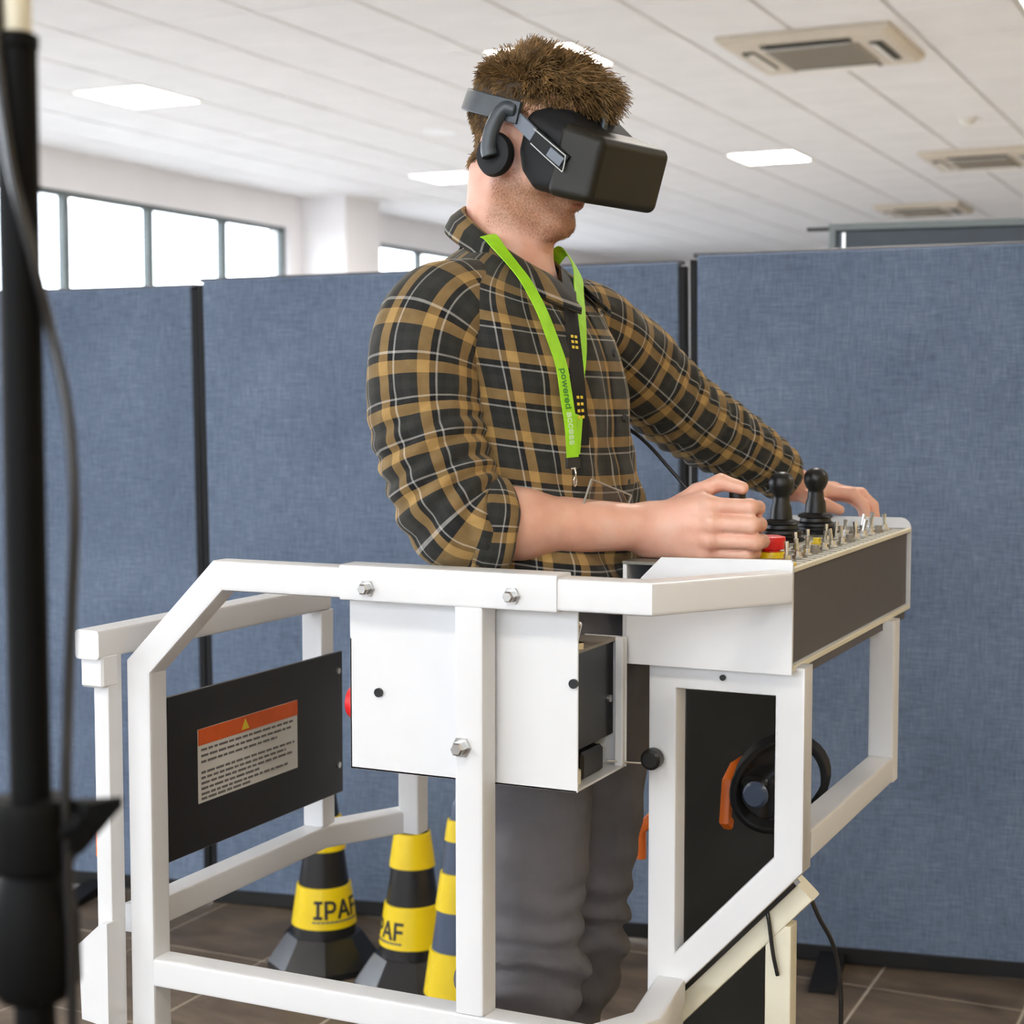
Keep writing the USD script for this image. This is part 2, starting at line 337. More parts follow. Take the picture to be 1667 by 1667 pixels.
for (i, j) in sorted(lamp_cells):
    x0, x1, y0, y1 = TX[i], TX[i + 1], TY[j], TY[j + 1]
    l = thing('ceiling_light', NEARL.get((i, j), 'square lit ceiling panel out of the frame'), 'ceiling light', ((x0 + x1) / 2, (y0 + y1) / 2, HC), 'lit ceiling panels')
    fr = sweep([(x0 + .02, y0 + .02, HC + .012), (x1 - .02, y0 + .02, HC + .012), (x1 - .02, y1 - .02, HC + .012), (x0 + .02, y1 - .02, HC + .012)], sq(.02, .028, .003), closed=True)
    obj('frame', fr, 'plastic_white', l); obj('diffuser', box(x0 + .028, x1 - .028, y0 + .028, y1 - .028, HC + .004, HC + .012, 0), 'lamp_glow', l)
def cassette(x0, x1, y0, y1, label):
    a = thing('ceiling_air_conditioner', label, 'air conditioner', ((x0 + x1) / 2, (y0 + y1) / 2, HC), 'ceiling air conditioners')
    z0, z1 = HC - .055, HC + .005; cx, cy = (x0 + x1) / 2, (y0 + y1) / 2; w = (x1 - x0) / 2
    ring = lambda q, z: [(cx - q, cy - q, z), (cx + q, cy - q, z), (cx + q, cy + q, z), (cx - q, cy + q, z)]
    obj('housing', hull(ring(w, z1) + ring(w, HC - .025) + ring(w * .93, z0)), 'ac_beige', a)
    obj('intake_grille', hull(ring(w * .56, z0 + .002) + ring(w * .52, z0 - .016)), 'vent_grey', a)
    g = []
    for k in range(11): g.append(box(cx - w * .5, cx + w * .5, cy - w * .5 + k * w * .1 - .004, cy - w * .5 + k * w * .1 + .004, z0 - .021, z0 - .014, 0))
    obj('grille_slats', cat(*g), 'vent_grey', a, kind='stuff')
    for k in range(4):
        R = rotz(90 * k); m = obox((0, 0, 0), (w * 1.05, w * .15, .012), b=.003); s = obox((0, .012, -.012), (w * 1.0, w * .09, .006), np.array([[1, 0, 0], [0, .9, -.44], [0, .44, .9]]), .001)
        for q, nm, mt in ((m, 'air_slot', 'vent_dark'), (s, 'flap', 'plastic_white')):
            q.vertices = (q.vertices + [0, -w * .75, 0]) @ R.T + [cx, cy, z0 - .004]; obj(nm, q, mt, a)
cassette(-3.04, -2.06, 9.12, 10.08, 'square ceiling air conditioner with open flap, largest, at upper right')
cassette(-2.92, -1.98, 14.05, 14.98, 'square ceiling air conditioner near the right edge, behind the smoke detector')
cassette(-4.15, -3.25, 17.75, 18.6, 'farthest square ceiling air conditioner, low above the right screen')
s = thing('smoke_detector', 'small white smoke detector on the ceiling at right, between two air conditioners', 'smoke detector', (-2.25, 12.55, HC))
obj('base', lathe_at([(0, 0), (.075, 0), (.075, -.014), (0, -.014)][::-1], (-2.25, 12.55, HC + .004), 24), 'plastic_white', s)
obj('sensor_head', lathe_at([(0, -.055), (.03, -.055), (.045, -.045), (.055, -.014), (0, -.014)], (-2.25, 12.55, HC + .002), 24), 'plastic_white', s)
s = thing('ceiling_speaker', 'round white ceiling speaker left of the head of the man', 'speaker', (-6.0, 11.4, HC))
obj('rim', lathe_at([(.10, -.002), (.112, -.012), (.125, -.012), (.13, .004), (.1, .004), (.10, -.002)], (-6., 11.4, HC), 32), 'white_board', s)
obj('mesh_cover', lathe_at([(0, -.008), (.102, -.004), (.102, .004), (0, .004)], (-6., 11.4, HC), 32), 'white_board', s)
# floor of single tiles
fl = thing('floor', kind='structure')
obj('grout', box(XW - .25, XE + .25, YS - .25, YN + .2, -.1, -.0018, 0), 'grout', fl)
FX = [-2.206 + .34 * i for i in range(-24, 18)]; FY = [3.262 + .445 * j for j in range(-16, 5)]
rest = []
for i in range(len(FX) - 1):
    for j in range(len(FY) - 1):
        t = box(FX[i] + .003, FX[i + 1] - .003, FY[j] + .003, FY[j + 1] - .003, -.012, rng.uniform(-.0004, .0004), .0015)
        if -3.3 < FX[i] < -.2 and 2.3 < FY[j] < 4.8: obj('floor_tile', t, 'floor_tile', fl, smooth=False)
        else: rest.append(t)
obj('floor_tile', cat(*rest), 'floor_tile', fl, smooth=False, kind='stuff')
obj('carpet', box(XW, XE, FY[-1], YN, -.012, 0, 0), 'light_floor', fl)
obj('far_floor', cat(box(XW, FX[0], YS, FY[-1], -.012, 0, 0), box(FX[-1], XE, YS, FY[-1], -.012, 0, 0), box(FX[0], FX[-1], YS, FY[0], -.012, 0, 0)), 'floor_tile', fl)

# ------------------------------------------------------------------ partition screens
A0 = np.array([-3.104, 3.525]); AD = np.array([-.531, 3.887]) - A0; AD /= np.linalg.norm(AD)
AR = np.array([[AD[0], -AD[1], 0], [AD[1], AD[0], 0], [0, 0, 1]])
def screen(s0, s1, z1, roll, label):
    """s along the row (metres from A0)"""
    o = np.array([*(A0 + AD * (s0 + s1) / 2), 0.]); w = (s1 - s0)
    t = thing('partition_screen', label, 'screen', o, 'grey fabric partition screens')
    r = math.radians(roll); RR = AR @ np.array([[math.cos(r), 0, -math.sin(r)], [0, 1, 0], [math.sin(r), 0, math.cos(r)]])
    def put(m, R=RR):
        m.vertices = m.vertices @ R.T + o; return m
    h = w / 2
    obj('fabric_panel', put(rbox((0, .02, (z1 + .035) / 2), (w - .034, .04, z1 - .035), .008)), 'screen_fabric', t, smooth=40)
    obj('top_trim', put(box(-h + .008, h - .008, .004, .036, z1 - .006, z1 + .004, .002)), 'grey_panel', t)
    obj('edge_post', put(sweep([(-h + .010, .02, .02), (-h + .010, .02, z1 - .012)], sq(.019, .036, .004), up=(0, 1, 0))), 'black_matte', t)
    obj('edge_post', put(sweep([(h - .010, .02, .02), (h - .010, .02, z1 - .012)], sq(.019, .036, .004), up=(0, 1, 0))), 'black_matte', t)
    obj('base_rail', put(box(-h + .004, h - .004, -.004, .044, .008, .046, .003)), 'black_plastic', t)
    for x in (-h + .34, h - .34):
        obj('foot', put(hull([(x + a, y, z) for a in (-.03, .03) for (y, z) in ((-.21, 0), (-.21, .008), (-.19, .014), (0, .03), (.04, .03), (.23, .014), (.25, .008), (.25, 0))]), AR), 'black_matte', t)
screen(-.80, .516, 1.632, .6, 'leftmost blue grey fabric partition screen, behind the black stand')
screen(.519, 1.818, 1.662, .8, 'middle blue grey fabric partition screen directly behind the man and the machine')
screen(1.821, 3.10, 1.692, .6, 'right blue grey fabric partition screen behind the control console')
b = thing('display_board', 'dark slate display board with a thin metal strip, top showing above the right screen', 'board', (-.6, 5.25, 0))
bo = np.array([-1.32, 5.12, 0])
def bput(m): m.vertices = m.vertices @ AR.T + bo; return m
obj('board_panel', bput(box(.012, 2.0, 0, .03, .7, 1.862, .003)), 'screen_dark', b)
obj('frame', bput(sweep([(0, .015, .68), (2.0, .015, .68), (2.0, .015, 1.872), (0, .015, 1.872)], sq(.022, .04, .003), up=(0, 1, 0), closed=True)), 'window_frame', b)
obj('metal_strip', bput(box(.06, 1.98, -.008, .0, 1.795, 1.803, .001)), 'steel', b)
obj('side_strip', bput(box(.03, .04, -.006, 0, .72, 1.855, .001)), 'steel', b)
obj('clip', bput(box(-.08, .0, .0, .02, 1.862, 1.874, .002)), 'black_plastic', b)
for x in (.25, 1.75): obj('leg', bput(cat(box(x - .02, x + .02, -.005, .035, .03, .7), box(x - .025, x + .025, -.25, .28, 0, .03))), 'window_frame', b)
# ------------------------------------------------------------------ lift basket simulator
S = thing('lift_basket_simulator', 'white tubular steel lift basket simulator that the man in the headset stands in', 'simulator', (-1.0, 2.2, 0))
W40 = sq(.04, .04, .005)
Y1 = 1.833
def inplane(path, prof=W40, y=None):   # path of (x, z) in a plane y = const
    return sweep([(x, y, z) for x, z in path], prof, up=(0, 1, 0))
obj('platform', box(-1.46, -.56, 1.81, 2.62, .02, .05, .006), 'black_matte', S)
obj('front_rail', inplane([(-1.4235, .05), (-1.4235, .981), (-1.291, 1.112), (-.80, 1.112)], y=Y1), 'white_paint', S, smooth=40)
obj('rail_sleeve', inplane([(-1.10, 1.113), (-.797, 1.113)], sq(.046, .0445, .004), Y1), 'white_paint', S, smooth=40)
obj('console_rail', sweep([(-.797, Y1, 1.112), (-.687, Y1, 1.112), (-.578, 2.012, 1.112)], sq(.04, .04, .005)), 'white_paint', S, smooth=40)
obj('bottom_rail', sweep([(-1.404, Y1, .556), (-.757, Y1, .556), (-.716, 1.91, .556), (-.735, 2.051, .556)], W40), 'white_paint', S, smooth=40)
obj('lower_post', inplane([(-.917, .05), (-.917, .5355)], y=Y1), 'white_paint', S, smooth=40)
obj('middle_post', inplane([(-.917, .5765), (-.917, 1.0915)], y=Y1), 'white_paint', S, smooth=40)
def bolt(name, p, r=.0075, h=.014, m='steel'):
    x, y, z = p
    prof = [(0, 0), (r * 1.5, 0), (r * 1.5, .003), (r, .003), (r, h - .002), (r - .002, h), (0, h)]
    b = lathe(prof, 6 if name == 'bolt' else 16); b.vertices = b.vertices[:, [0, 2, 1]] * [1, -1, 1] + [x, y, z]
    return obj(name, b, m, S)
bolt('bolt', (-1.059, 1.8105, 1.107)); bolt('bolt', (-.856, 1.8105, 1.108)); bolt('bolt', (-.926, 1.813, .915), .009, .017)
# white control box hung behind the rail, open to the right
X0, X1, YB0, YB1, Z0, Z1 = -1.112, -.788, 1.856, 2.022, .862, 1.092
obj('box_shell', cat(box(X0, X1, YB0, YB0 + .003, Z0, Z1, .001), box(X0, X1, YB1 - .003, YB1, Z0, 1.035, .001), box(X0, X1 - .001, YB0, YB1, Z0, Z0 + .003, .001), box(X0, X0 + .003, YB0, YB1, Z0, 1.035, .001), box(X1 - .012, X1 - .001, YB1 - .014, YB1, Z0, 1.035, .001)), 'white_paint', S)
obj('box_deck', box(X0, X1 - .012, YB0 + .003, YB1 - .003, 1.03, 1.034, 0), 'vent_grey', S)
obj('box_panel', box(X1 - .026, X1 - .018, YB0 + .004, YB1 - .004, .905, 1.03, .001), 'black_panel', S)
obj('box_socket', cat(box(X1 - .05, X1 - .014, YB0 + .05, YB0 + .12, Z0 + .003, .90, .004), cyl((X1 - .03, YB0 + .03, Z0), (X1 - .03, YB0 + .03, .893), .012)), 'black_plastic', S)
obj('cable_gland', cyl((X1 - .02, YB0 + .035, Z0 + .003), (X1 - .02, YB0 + .035, Z0 + .02), .009), 'cream_paint', S)
tg = obj('toggle_base', cyl((-.81, 1.90, 1.034), (-.81, 1.90, 1.042), .011, n=8), 'chrome', S)
obj('toggle_switch', cat(cyl((-.81, 1.90, 1.042), (-.808, 1.902, 1.062), .0035, .005), trimesh.creation.icosphere(1, .006).apply_translation((-.808, 1.902, 1.064))), 'chrome', S)
for x, z in ((-1.068, .966), (-.793, .998)):
    b = cyl((x, YB0 + .001, z), (x, YB0 - .004, z), .006, n=12); obj('screw', b, 'black_plastic', S)
for y, z in ((1.885, .94), (2.0, .955)): obj('panel_screw', cyl((X1 - .02, y, z), (X1 - .014, y, z), .005, n=10), 'steel', S)
kn = lathe([(0, 0), (.013, 0), (.013, .012), (.022, .014), (.026, .022), (.022, .034), (.010, .039), (0, .04)], 24)
kn.vertices = np.stack([-kn.vertices[:, 2], kn.vertices[:, 0], -kn.vertices[:, 1]], 1) + np.array([X0 - .006, 1.93, .935]); obj('emergency_knob', kn, 'red', S, label='red emergency stop knob')
# left end gate
GX = -1.470
obj('gate_rail', sweep([(GX, 1.765, 1.015), (GX, 2.36, 1.015)], W40), 'white_paint', S, smooth=40)
obj('gate_post', sweep([(GX + .006, 1.80, .05), (GX + .006, 1.80, 1.0)], sq(.026, .03, .003), up=(0, 1, 0)), 'white_paint', S, smooth=40)
obj('gate_bracket', box(GX - .018, GX + .02, 1.772, 1.806, .955, 1.0, .003), 'white_paint', S)
obj('gate_foot', hull([(x, y, z) for y in (1.772, 1.808) for x, z in ((GX - .03, .595), (GX + .01, .63), (GX + .02, .63), (GX + .02, .485), (GX - .026, .49))]), 'white_paint', S)
obj('gate_latch', box(GX - .022, GX - .004, 1.80, 1.815, .71, .76, .003), 'orange', S)
obj('end_post', sweep([(GX, 2.35, .632), (GX, 2.35, .995)], W40, up=(0, 1, 0)), 'white_paint', S, smooth=40)
obj('end_rail', sweep([(GX, 1.853, .612), (GX, 2.35, .612), (-1.3925, 2.50, .612)], W40), 'white_paint', S, smooth=40)
obj('rear_post', sweep([(-1.372, 2.50, .594), (-1.372, 2.50, .86)], W40, up=(0, 1, 0)), 'white_paint', S, smooth=40)
pl = obj('sign_panel', box(GX + .021, GX + .026, 1.858, 2.385, .682, .922, .001), 'black_panel', S, label='black panel with a printed warning notice')
LX = GX + .0262
lab = obj('warning_notice', box(LX, LX + .0012, 1.975, 2.242, .752, .862, 0), 'label_white', pl)
obj('notice_header', box(LX + .0012, LX + .002, 1.975, 2.242, .838, .862, 0), 'label_orange', pl)
obj('notice_symbol', hull([(LX + x, y, z) for x in (.002, .0026) for y, z in ((2.085, .842), (2.105, .842), (2.095, .858))]), 'yellow_mark', pl)
lines = []
for k, (zz, e) in enumerate([(.829, 1), (.820, .97), (.811, .8), (.795, 1), (.787, .9), (.779, .97), (.771, .6), (.763, .92), (.756, .5)]):
    y = 1.982
    while y < 1.982 + .25 * e:
        wd = rng.uniform(.008, .022); lines.append(box(LX + .0012, LX + .0018, y, min(y + wd, 1.982 + .25 * e), zz, zz + .0034, 0)); y += wd + .004
obj('print_lines', cat(*lines), 'ink_grey', pl, kind='stuff')
for y, z in ((2.37, .89), (2.37, .73)): obj('rivet', cyl((LX - .002, y, z), (LX + .003, y, z), .005, n=12), 'steel', S)
# frame below the console (front) and to its right
Y2 = 2.07
obj('console_frame', sweep([(x, Y2, z) for x, z in ((-.749, .985), (-.576, .985), (-.576, .747), (-.749, .560))], W40, up=(0, 1, 0), closed=True), 'white_paint', S, smooth=40)
obj('frame_post', inplane([(-.749, .05), (-.749, .53)], y=Y2), 'white_paint', S, smooth=40)
obj('side_post', sweep([(-.576, 2.59, .746), (-.576, 2.59, 1.0009)], W40, up=(0, 1, 0)), 'white_paint', S, smooth=40)
obj('side_rail', sweep([(-.576, 2.0902, .766), (-.576, 2.5698, .766)], W40), 'white_paint', S, smooth=40)
obj('frame_knob', lathe([(0, 0), (.008, 0), (.008, .006), (.014, .008), (.014, .022), (.010, .025), (0, .025)], 16).apply_transform(trimesh.transformations.rotation_matrix(np.pi / 2, [1, 0, 0])).apply_translation((-.757, 2.05, .872)), 'black_plastic', S)
obj('tether_wire', cable([(X1 - .02, 2.0, .872), (-.77, 2.03, .866), (-.76, 2.035, .868)], .0016), 'steel', S)
obj('frame_screw', cyl((-.665, 2.0495, .985), (-.665, 2.046, .985), .004, n=10), 'black_plastic', S)
# stand under the console frame
obj('stand_beam', sweep([(-.80, 2.10, .455), (-.566, 2.10, .708)], sq(.04, .036, .004), up=(0, 1, 0)), 'cream_paint', S, smooth=40, label='cream painted stand beam')
obj('stand_leg', sweep([(-.598, 2.10, .0), (-.598, 2.10, .655)], sq(.036, .031, .004), up=(0, 1, 0)), 'cream_paint', S, smooth=40, label='cream painted stand leg')
obj('gasket', sweep([(-.752, 2.085, .524), (-.574, 2.085, .7165)], sq(.008, .02, .001), up=(0, 1, 0)), 'black_rubber', S)
obj('cabinet_panel', box(-.865, -.705, 2.47, 2.52, .0, .985, .003), 'dark_board', S, label='dark board at the back under the console')
# control console
C0, C1 = -.572, -.793
def plate(y0, y1, pts):
    return hull([(x, y, z) for y in (y0, y1) for x, z in pts])
K = thing('control_console', 'white control console with black joysticks, red stop button and rows of switches', 'console', (-.68, 2.4, 1.0))
obj('end_plate', plate(2.028, 2.034, [(-.568, .998), (-.568, 1.140), (-.571, 1.144), (-.744, 1.1405), (-.784, 1.100), (-.792, 1.07), (-.792, .998)]), 'white_paint', K)
arc = [(-.588 + .018 * math.cos(t), 1.132 + .018 * math.sin(t)) for t in np.linspace(0, np.pi / 2, 6)]
obj('end_plate', plate(2.742, 2.748, [(-.570, 1.0)] + arc + [(-.80, 1.148), (-.845, 1.10), (-.85, 1.0)]), 'white_paint', K)
obj('deck', hull([(x, y, z) for y in (2.034, 2.742) for x, z in ((-.574, 1.129), (-.574, 1.133), (-.80, 1.133), (-.80, 1.129))]), 'console_deck', K)
obj('base_tray', box(-.80, C0, 2.034, 2.742, 1.001, 1.008, .001), 'white_paint', K)
obj('front_fascia', box(-.585, -.576, 2.034, 2.742, 1.008, 1.129, .001), 'grey_panel', K, label='dark grey side panel')
obj('rear_fascia', box(-.80, -.794, 2.034, 2.742, 1.008, 1.129, .001), 'white_paint', K)
obj('edge_strip', cat(box(-.576, -.569, 2.034, 2.742, 1.127, 1.1335, .001), box(-.576, -.569, 2.034, 2.742, 1.0, 1.0075, .001)), 'cream_paint', K)
obj('tray_lip', box(-.60, -.575, 2.06, 2.73, .985, 1.001, .001), 'grey_panel', K)
ZD = 1.133
def joystick(x, y, lean=0):
    j = obj('joystick', lathe_at([(0, 0), (.034, 0), (.034, .004), (.030, .006), (.030, .010), (.034, .012), (.033, .016), (.025, .019), (.024, .024), (.028, .026), (.026, .030), (.017, .033), (.0155, .05), (.013, .056), (.0125, .064), (.012, .068), (.0155, .073), (.0185, .080), (.0195, .087), (.018, .094), (.013, .1005), (.006, .1035), (0, .104)], (x, y, ZD), 32), 'black_plastic', K, smooth=50)
    obj('base_plate', box(x - .033, x + .033, y - .033, y + .033, ZD, ZD + .003, .001), 'black_matte', j)
joystick(-.698, 2.425); joystick(-.688, 2.585)
obj('control_lever', cat(cyl((-.672, 2.128, ZD), (-.672, 2.125, 1.232), .0125, .011, 20, .003)), 'black_plastic', K)
e = obj('stop_button', lathe_at([(0, .012), (.012, .012), (.012, .016), (.0185, .018), (.020, .026), (.0195, .034), (.012, .036), (0, .036)], (-.637, 2.165, ZD - .006), 28), 'red', K, label='red emergency stop button')
obj('yellow_collar', lathe_at([(0, 0), (.020, 0), (.018, .012), (0, .012)], (-.637, 2.165, ZD - .004), 28), 'yellow_band', e)
k = 0
for r_, xs in ((-.60, np.arange(2.11, 2.72, .048)), (-.628, np.arange(2.26, 2.70, .055))):
    for y in xs:
        y = y + rng.uniform(-.006, .006); kind = k % 4; k += 1
        if kind == 3:
            b = obj('push_button', lathe_at([(0, 0), (.008, 0), (.008, .004), (.006, .005), (.006, .011), (0, .0115)], (r_, y, ZD), 14), 'yellow_mark' if k % 16 == 0 else 'vent_grey', K)
        else:
            b = obj('toggle_switch', cat(lathe_at([(0, 0), (.0075, 0), (.0075, .004), (.0045, .004), (.0045, .010), (0, .010)], (r_, y, ZD), 8), cyl((r_, y, ZD + .009), (r_ + rng.uniform(-.004, .004), y + rng.uniform(-.003, .003), ZD + .027), .002, .0035, 8)), 'chrome', K)
        if False: obj('switch_guard', cat(box(r_ - .01, r_ + .01, y + .014, y + .0155, ZD, ZD + .017, 0), box(r_ - .01, r_ + .01, y - .0155, y - .014, ZD, ZD + .017, 0)), 'steel', K)
obj('legend_print', cat(*[box(r_ - .009, r_ + .006, y - .004, y + .004, ZD, ZD + .0006, 0) for r_ in (-.583, -.613, -.645) for y in np.arange(2.08, 2.72, .027)]), 'label_white', K, kind='stuff')
obj('key_tag', box(-.588, -.576, 2.06, 2.075, ZD, ZD + .004, .001), 'yellow_mark', K)
# spare headset on orange hooks
h = obj('hook', sweep([(-.765, 2.47, .780), (-.765, 2.42, .780), (-.765, 2.385, .765), (-.765, 2.375, .71), (-.765, 2.39, .70)], sq(.018, .016, .004), up=(1, 0, 0)), 'orange', None, smooth=40, label='orange hook holding the spare headset on the dark board', cat='hook')
obj('hook', sweep([(-.868, 2.495, .665), (-.930, 2.495, .665), (-.948, 2.495, .645), (-.948, 2.495, .598)], sq(.018, .016, .004), up=(0, 1, 0)), 'orange', None, smooth=40, label='second orange hook, just left of the white post beside the dark trousers', cat='hook')
H2 = thing('spare_headset', 'spare black headset with oval strap hanging behind the right white post', 'headset', (-.68, 2.35, .78))
loop = [(-.680 + .060 * math.cos(t), 2.375 + .05 * math.sin(t + .6), .776 + .058 * math.sin(t)) for t in np.linspace(0, 2 * np.pi, 36, endpoint=False)]
obj('strap', sweep(loop, sq(.012, .022, .004), up=(0, .9, .44), closed=True), 'black_matte', H2, smooth=50)
obj('visor', rbox((-.712, 2.385, .752), (.05, .10, .075), .016), 'black_plastic', H2, smooth=50)
obj('visor_cushion', rbox((-.690, 2.385, .755), (.02, .085, .06), .009), 'foam', H2, smooth=50)
obj('earphone', cyl((-.704, 2.33, .765), (-.704, 2.318, .765), .02, .018, 20, .003), 'slate_rubber', H2)
# cables at the stand
tag = lambda o, l, c, g=None: data(o, l, c, g)
tag(obj('power_cable', cable([(-.572, 2.12, .705), (-.556, 2.13, .66), (-.54, 2.15, .615), (-.532, 2.16, .55), (-.53, 2.16, .45), (-.512, 2.15, .3), (-.49, 2.14, .1), (-.45, 2.10, .006), (-.3, 2.2, .006), (-.1, 2.5, .006)], .0032), 'black_rubber', smooth=True), 'long black cable hanging from the console frame to the floor at right', 'cable')
tag(obj('power_cable', cable([(-.612, 2.08, .676), (-.608, 2.077, .66), (-.602, 2.076, .62), (-.596, 2.078, .59)], .0028), 'black_rubber', smooth=True), 'short black cable end dangling in front of the cream stand leg', 'cable')

# ------------------------------------------------------------------ cones
def cone(p, label, bands, body='black_rubber', turn=0, text=None):
    t = thing('traffic_cone', label, 'traffic cone', (*p, 0), 'safety cones behind the basket')
    R = lambda z: .0875 - .138 * z
    pr = [(0, .03)] + [(.125, .012), (.125, .02), (.092, .075), (.082, .088), (R(.1), .1)]
    n = 8
    oc = [(.124 / math.cos(math.pi / 8) * math.cos(math.pi / 4 * (k + .5)), .124 / math.cos(math.pi / 8) * math.sin(math.pi / 4 * (k + .5))) for k in range(8)]
    P = [(x * q, y * q, z) for q, z in ((1., 0), (1., .016), (.66, .082)) for x, y in oc]
    m = hull(P); m.vertices = m.vertices @ rotz(turn).T + [*p, 0]; obj('base', m, 'black_rubber', t, smooth=20)
    obj('body', lathe_at([(0, .06), (R(.07), .07)] + [(R(z), z) for z in np.linspace(.1, .50, 9)] + [(R(.51) - .004, .512), (.008, .514), (0, .514)], (*p, 0), 40), body, t, smooth=40)
    for a, b in bands:
        bd = obj('band', lathe_at([(R(a), a), (R(a) + .004, a + .001), (R(b) + .004, b - .001), (R(b), b), (R(a), a)], (*p, 0), 48), 'yellow_band', t, smooth=40)
        if text and (a, b) == bands[0]:
            ang, s, hgt, zb = text
            tm = meshkit.text_mesh(s, hgt, .0012, bold=True); V = np.array(tm.vertices)
            def wrap(V, ang, zb):
                z = V[:, 1] + zb; r = R(z) + .0042 + V[:, 2]; th = math.radians(ang) + V[:, 0] / (R(zb) + .004)
                return np.stack([p[0] + r * np.cos(th), p[1] + r * np.sin(th), z], 1)
            tm = tm.subdivide_to_size(.006); V = np.array(tm.vertices); tm.vertices = wrap(V, ang, zb)
            obj('lettering', tm, 'ink', bd)
            lw = V[:, 0].max()
            u = [box(x, x + lw / 12 * .85, 0, .004, 0, .0012, 0) for x in np.arange(0, lw - .004, lw / 12)]
            um = cat(*u); um.vertices = wrap(np.array(um.vertices), ang, zb - .010); obj('small_print', um, 'ink_grey', bd, kind='stuff')
cone((-2.056, 3.305), 'black safety cone with IPAF on its yellow band, leftmost of the cones', [(.105, .200), (.283, .362)], turn=10, text=(-80, 'IPAF', .040, .132))
cone((-1.796, 3.267), 'black two-banded safety cone in the middle, between the IPAF cone and white post', [(.105, .200), (.283, .362)], turn=10, text=(-172, 'IPAF', .038, .128))
cone((-1.552, 3.03), 'slate blue safety cone with three yellow bands, half behind the white middle post', [(.105, .200), (.283, .362), (.428, .472)], 'slate_rubber', 10)

# ------------------------------------------------------------------ black stand in the foreground
T = thing('tripod_stand', 'blurred black tripod stand in the left foreground', 'stand', (-.694, .779, 0))
TX0, TY0 = -.694, .779
obj('lower_pole', lathe_at([(0, .35), (.0125, .35), (.0125, 1.555), (.0135, 1.556), (.0135, 1.563), (.010, 1.565), (0, 1.565)], (TX0, TY0, 0), 28), 'stand_black', T, smooth=40)
obj('upper_pole', lathe_at([(0, 1.56), (.0105, 1.56), (.0105, 1.95), (.008, 1.955), (0, 1.955)], (TX0 - .001, TY0, 0), 28), 'cream_paint', T, smooth=40, label='pale upper pole')
obj('collar', lathe_at([(0, 1.06), (.022, 1.06), (.026, 1.065), (.026, 1.098), (.022, 1.105), (.0, 1.105)], (TX0, TY0, 0), 28), 'stand_black', T, smooth=40)
obj('clamp_knob', cat(cyl((TX0 + .02, TY0, 1.082), (-.658, .786, 1.095), .007, .009, 16), hull([(-.672, .785, 1.105), (-.672, .785, 1.066), (-.668, .775, 1.07), (-.668, .796, 1.07), (-.634, .791, 1.109), (-.634, .791, 1.103), (-.65, .78, 1.105), (-.65, .80, 1.105)])), 'stand_black', T)
obj('hub', lathe_at([(0, .98), (.02, .98), (.028, .99), (.028, 1.03), (.018, 1.06), (0, 1.06)], (TX0, TY0, 0), 28), 'stand_black', T, smooth=40)
for k in range(3):
    a = math.radians(200 + 120 * k); d = np.array([math.cos(a), math.sin(a), 0])
    lg = obj('leg', sweep([np.array([TX0, TY0, .42]) + d * .015, np.array([TX0, TY0, .015]) + d * .36], sq(.018, .012, .003)), 'stand_black', T)
    obj('rubber_foot', cyl(np.array([TX0, TY0, .0]) + d * .36, np.array([TX0, TY0, .03]) + d * .352, .012, .010, 12), 'black_rubber', lg)
    obj('strut', sweep([np.array([TX0, TY0, .25]) + d * .012, np.array([TX0, TY0, .17]) + d * .235], sq(.012, .006, .002)), 'stand_black', T)
c = obj('stand_cable', cable([(TX0 - .002, TY0 - .012, 1.90), (TX0 - .002, TY0 - .0135, 1.6), (TX0 + .006, TY0 - .016, 1.5), (TX0 + .0155, TY0 - .006, 1.43), (TX0 + .0185, TY0 + .004, 1.39), (TX0 + .029, TY0 + .006, 1.34), (TX0 + .0325, TY0 + .006, 1.28), (TX0 + .029, TY0 + .006, 1.22), (TX0 + .0265, TY0 + .004, 1.16), (TX0 + .027, TY0, 1.10), (TX0 + .029, TY0, 1.0), (TX0 + .03, TY0, .8), (TX0 + .04, TY0, .4), (TX0 + .06, TY0 - .02, .006), (TX0 + .3, TY0 - .2, .006)], .0034), 'black_rubber', smooth=True)
data(c, 'black cable looping down beside the blurred black stand', 'cable')
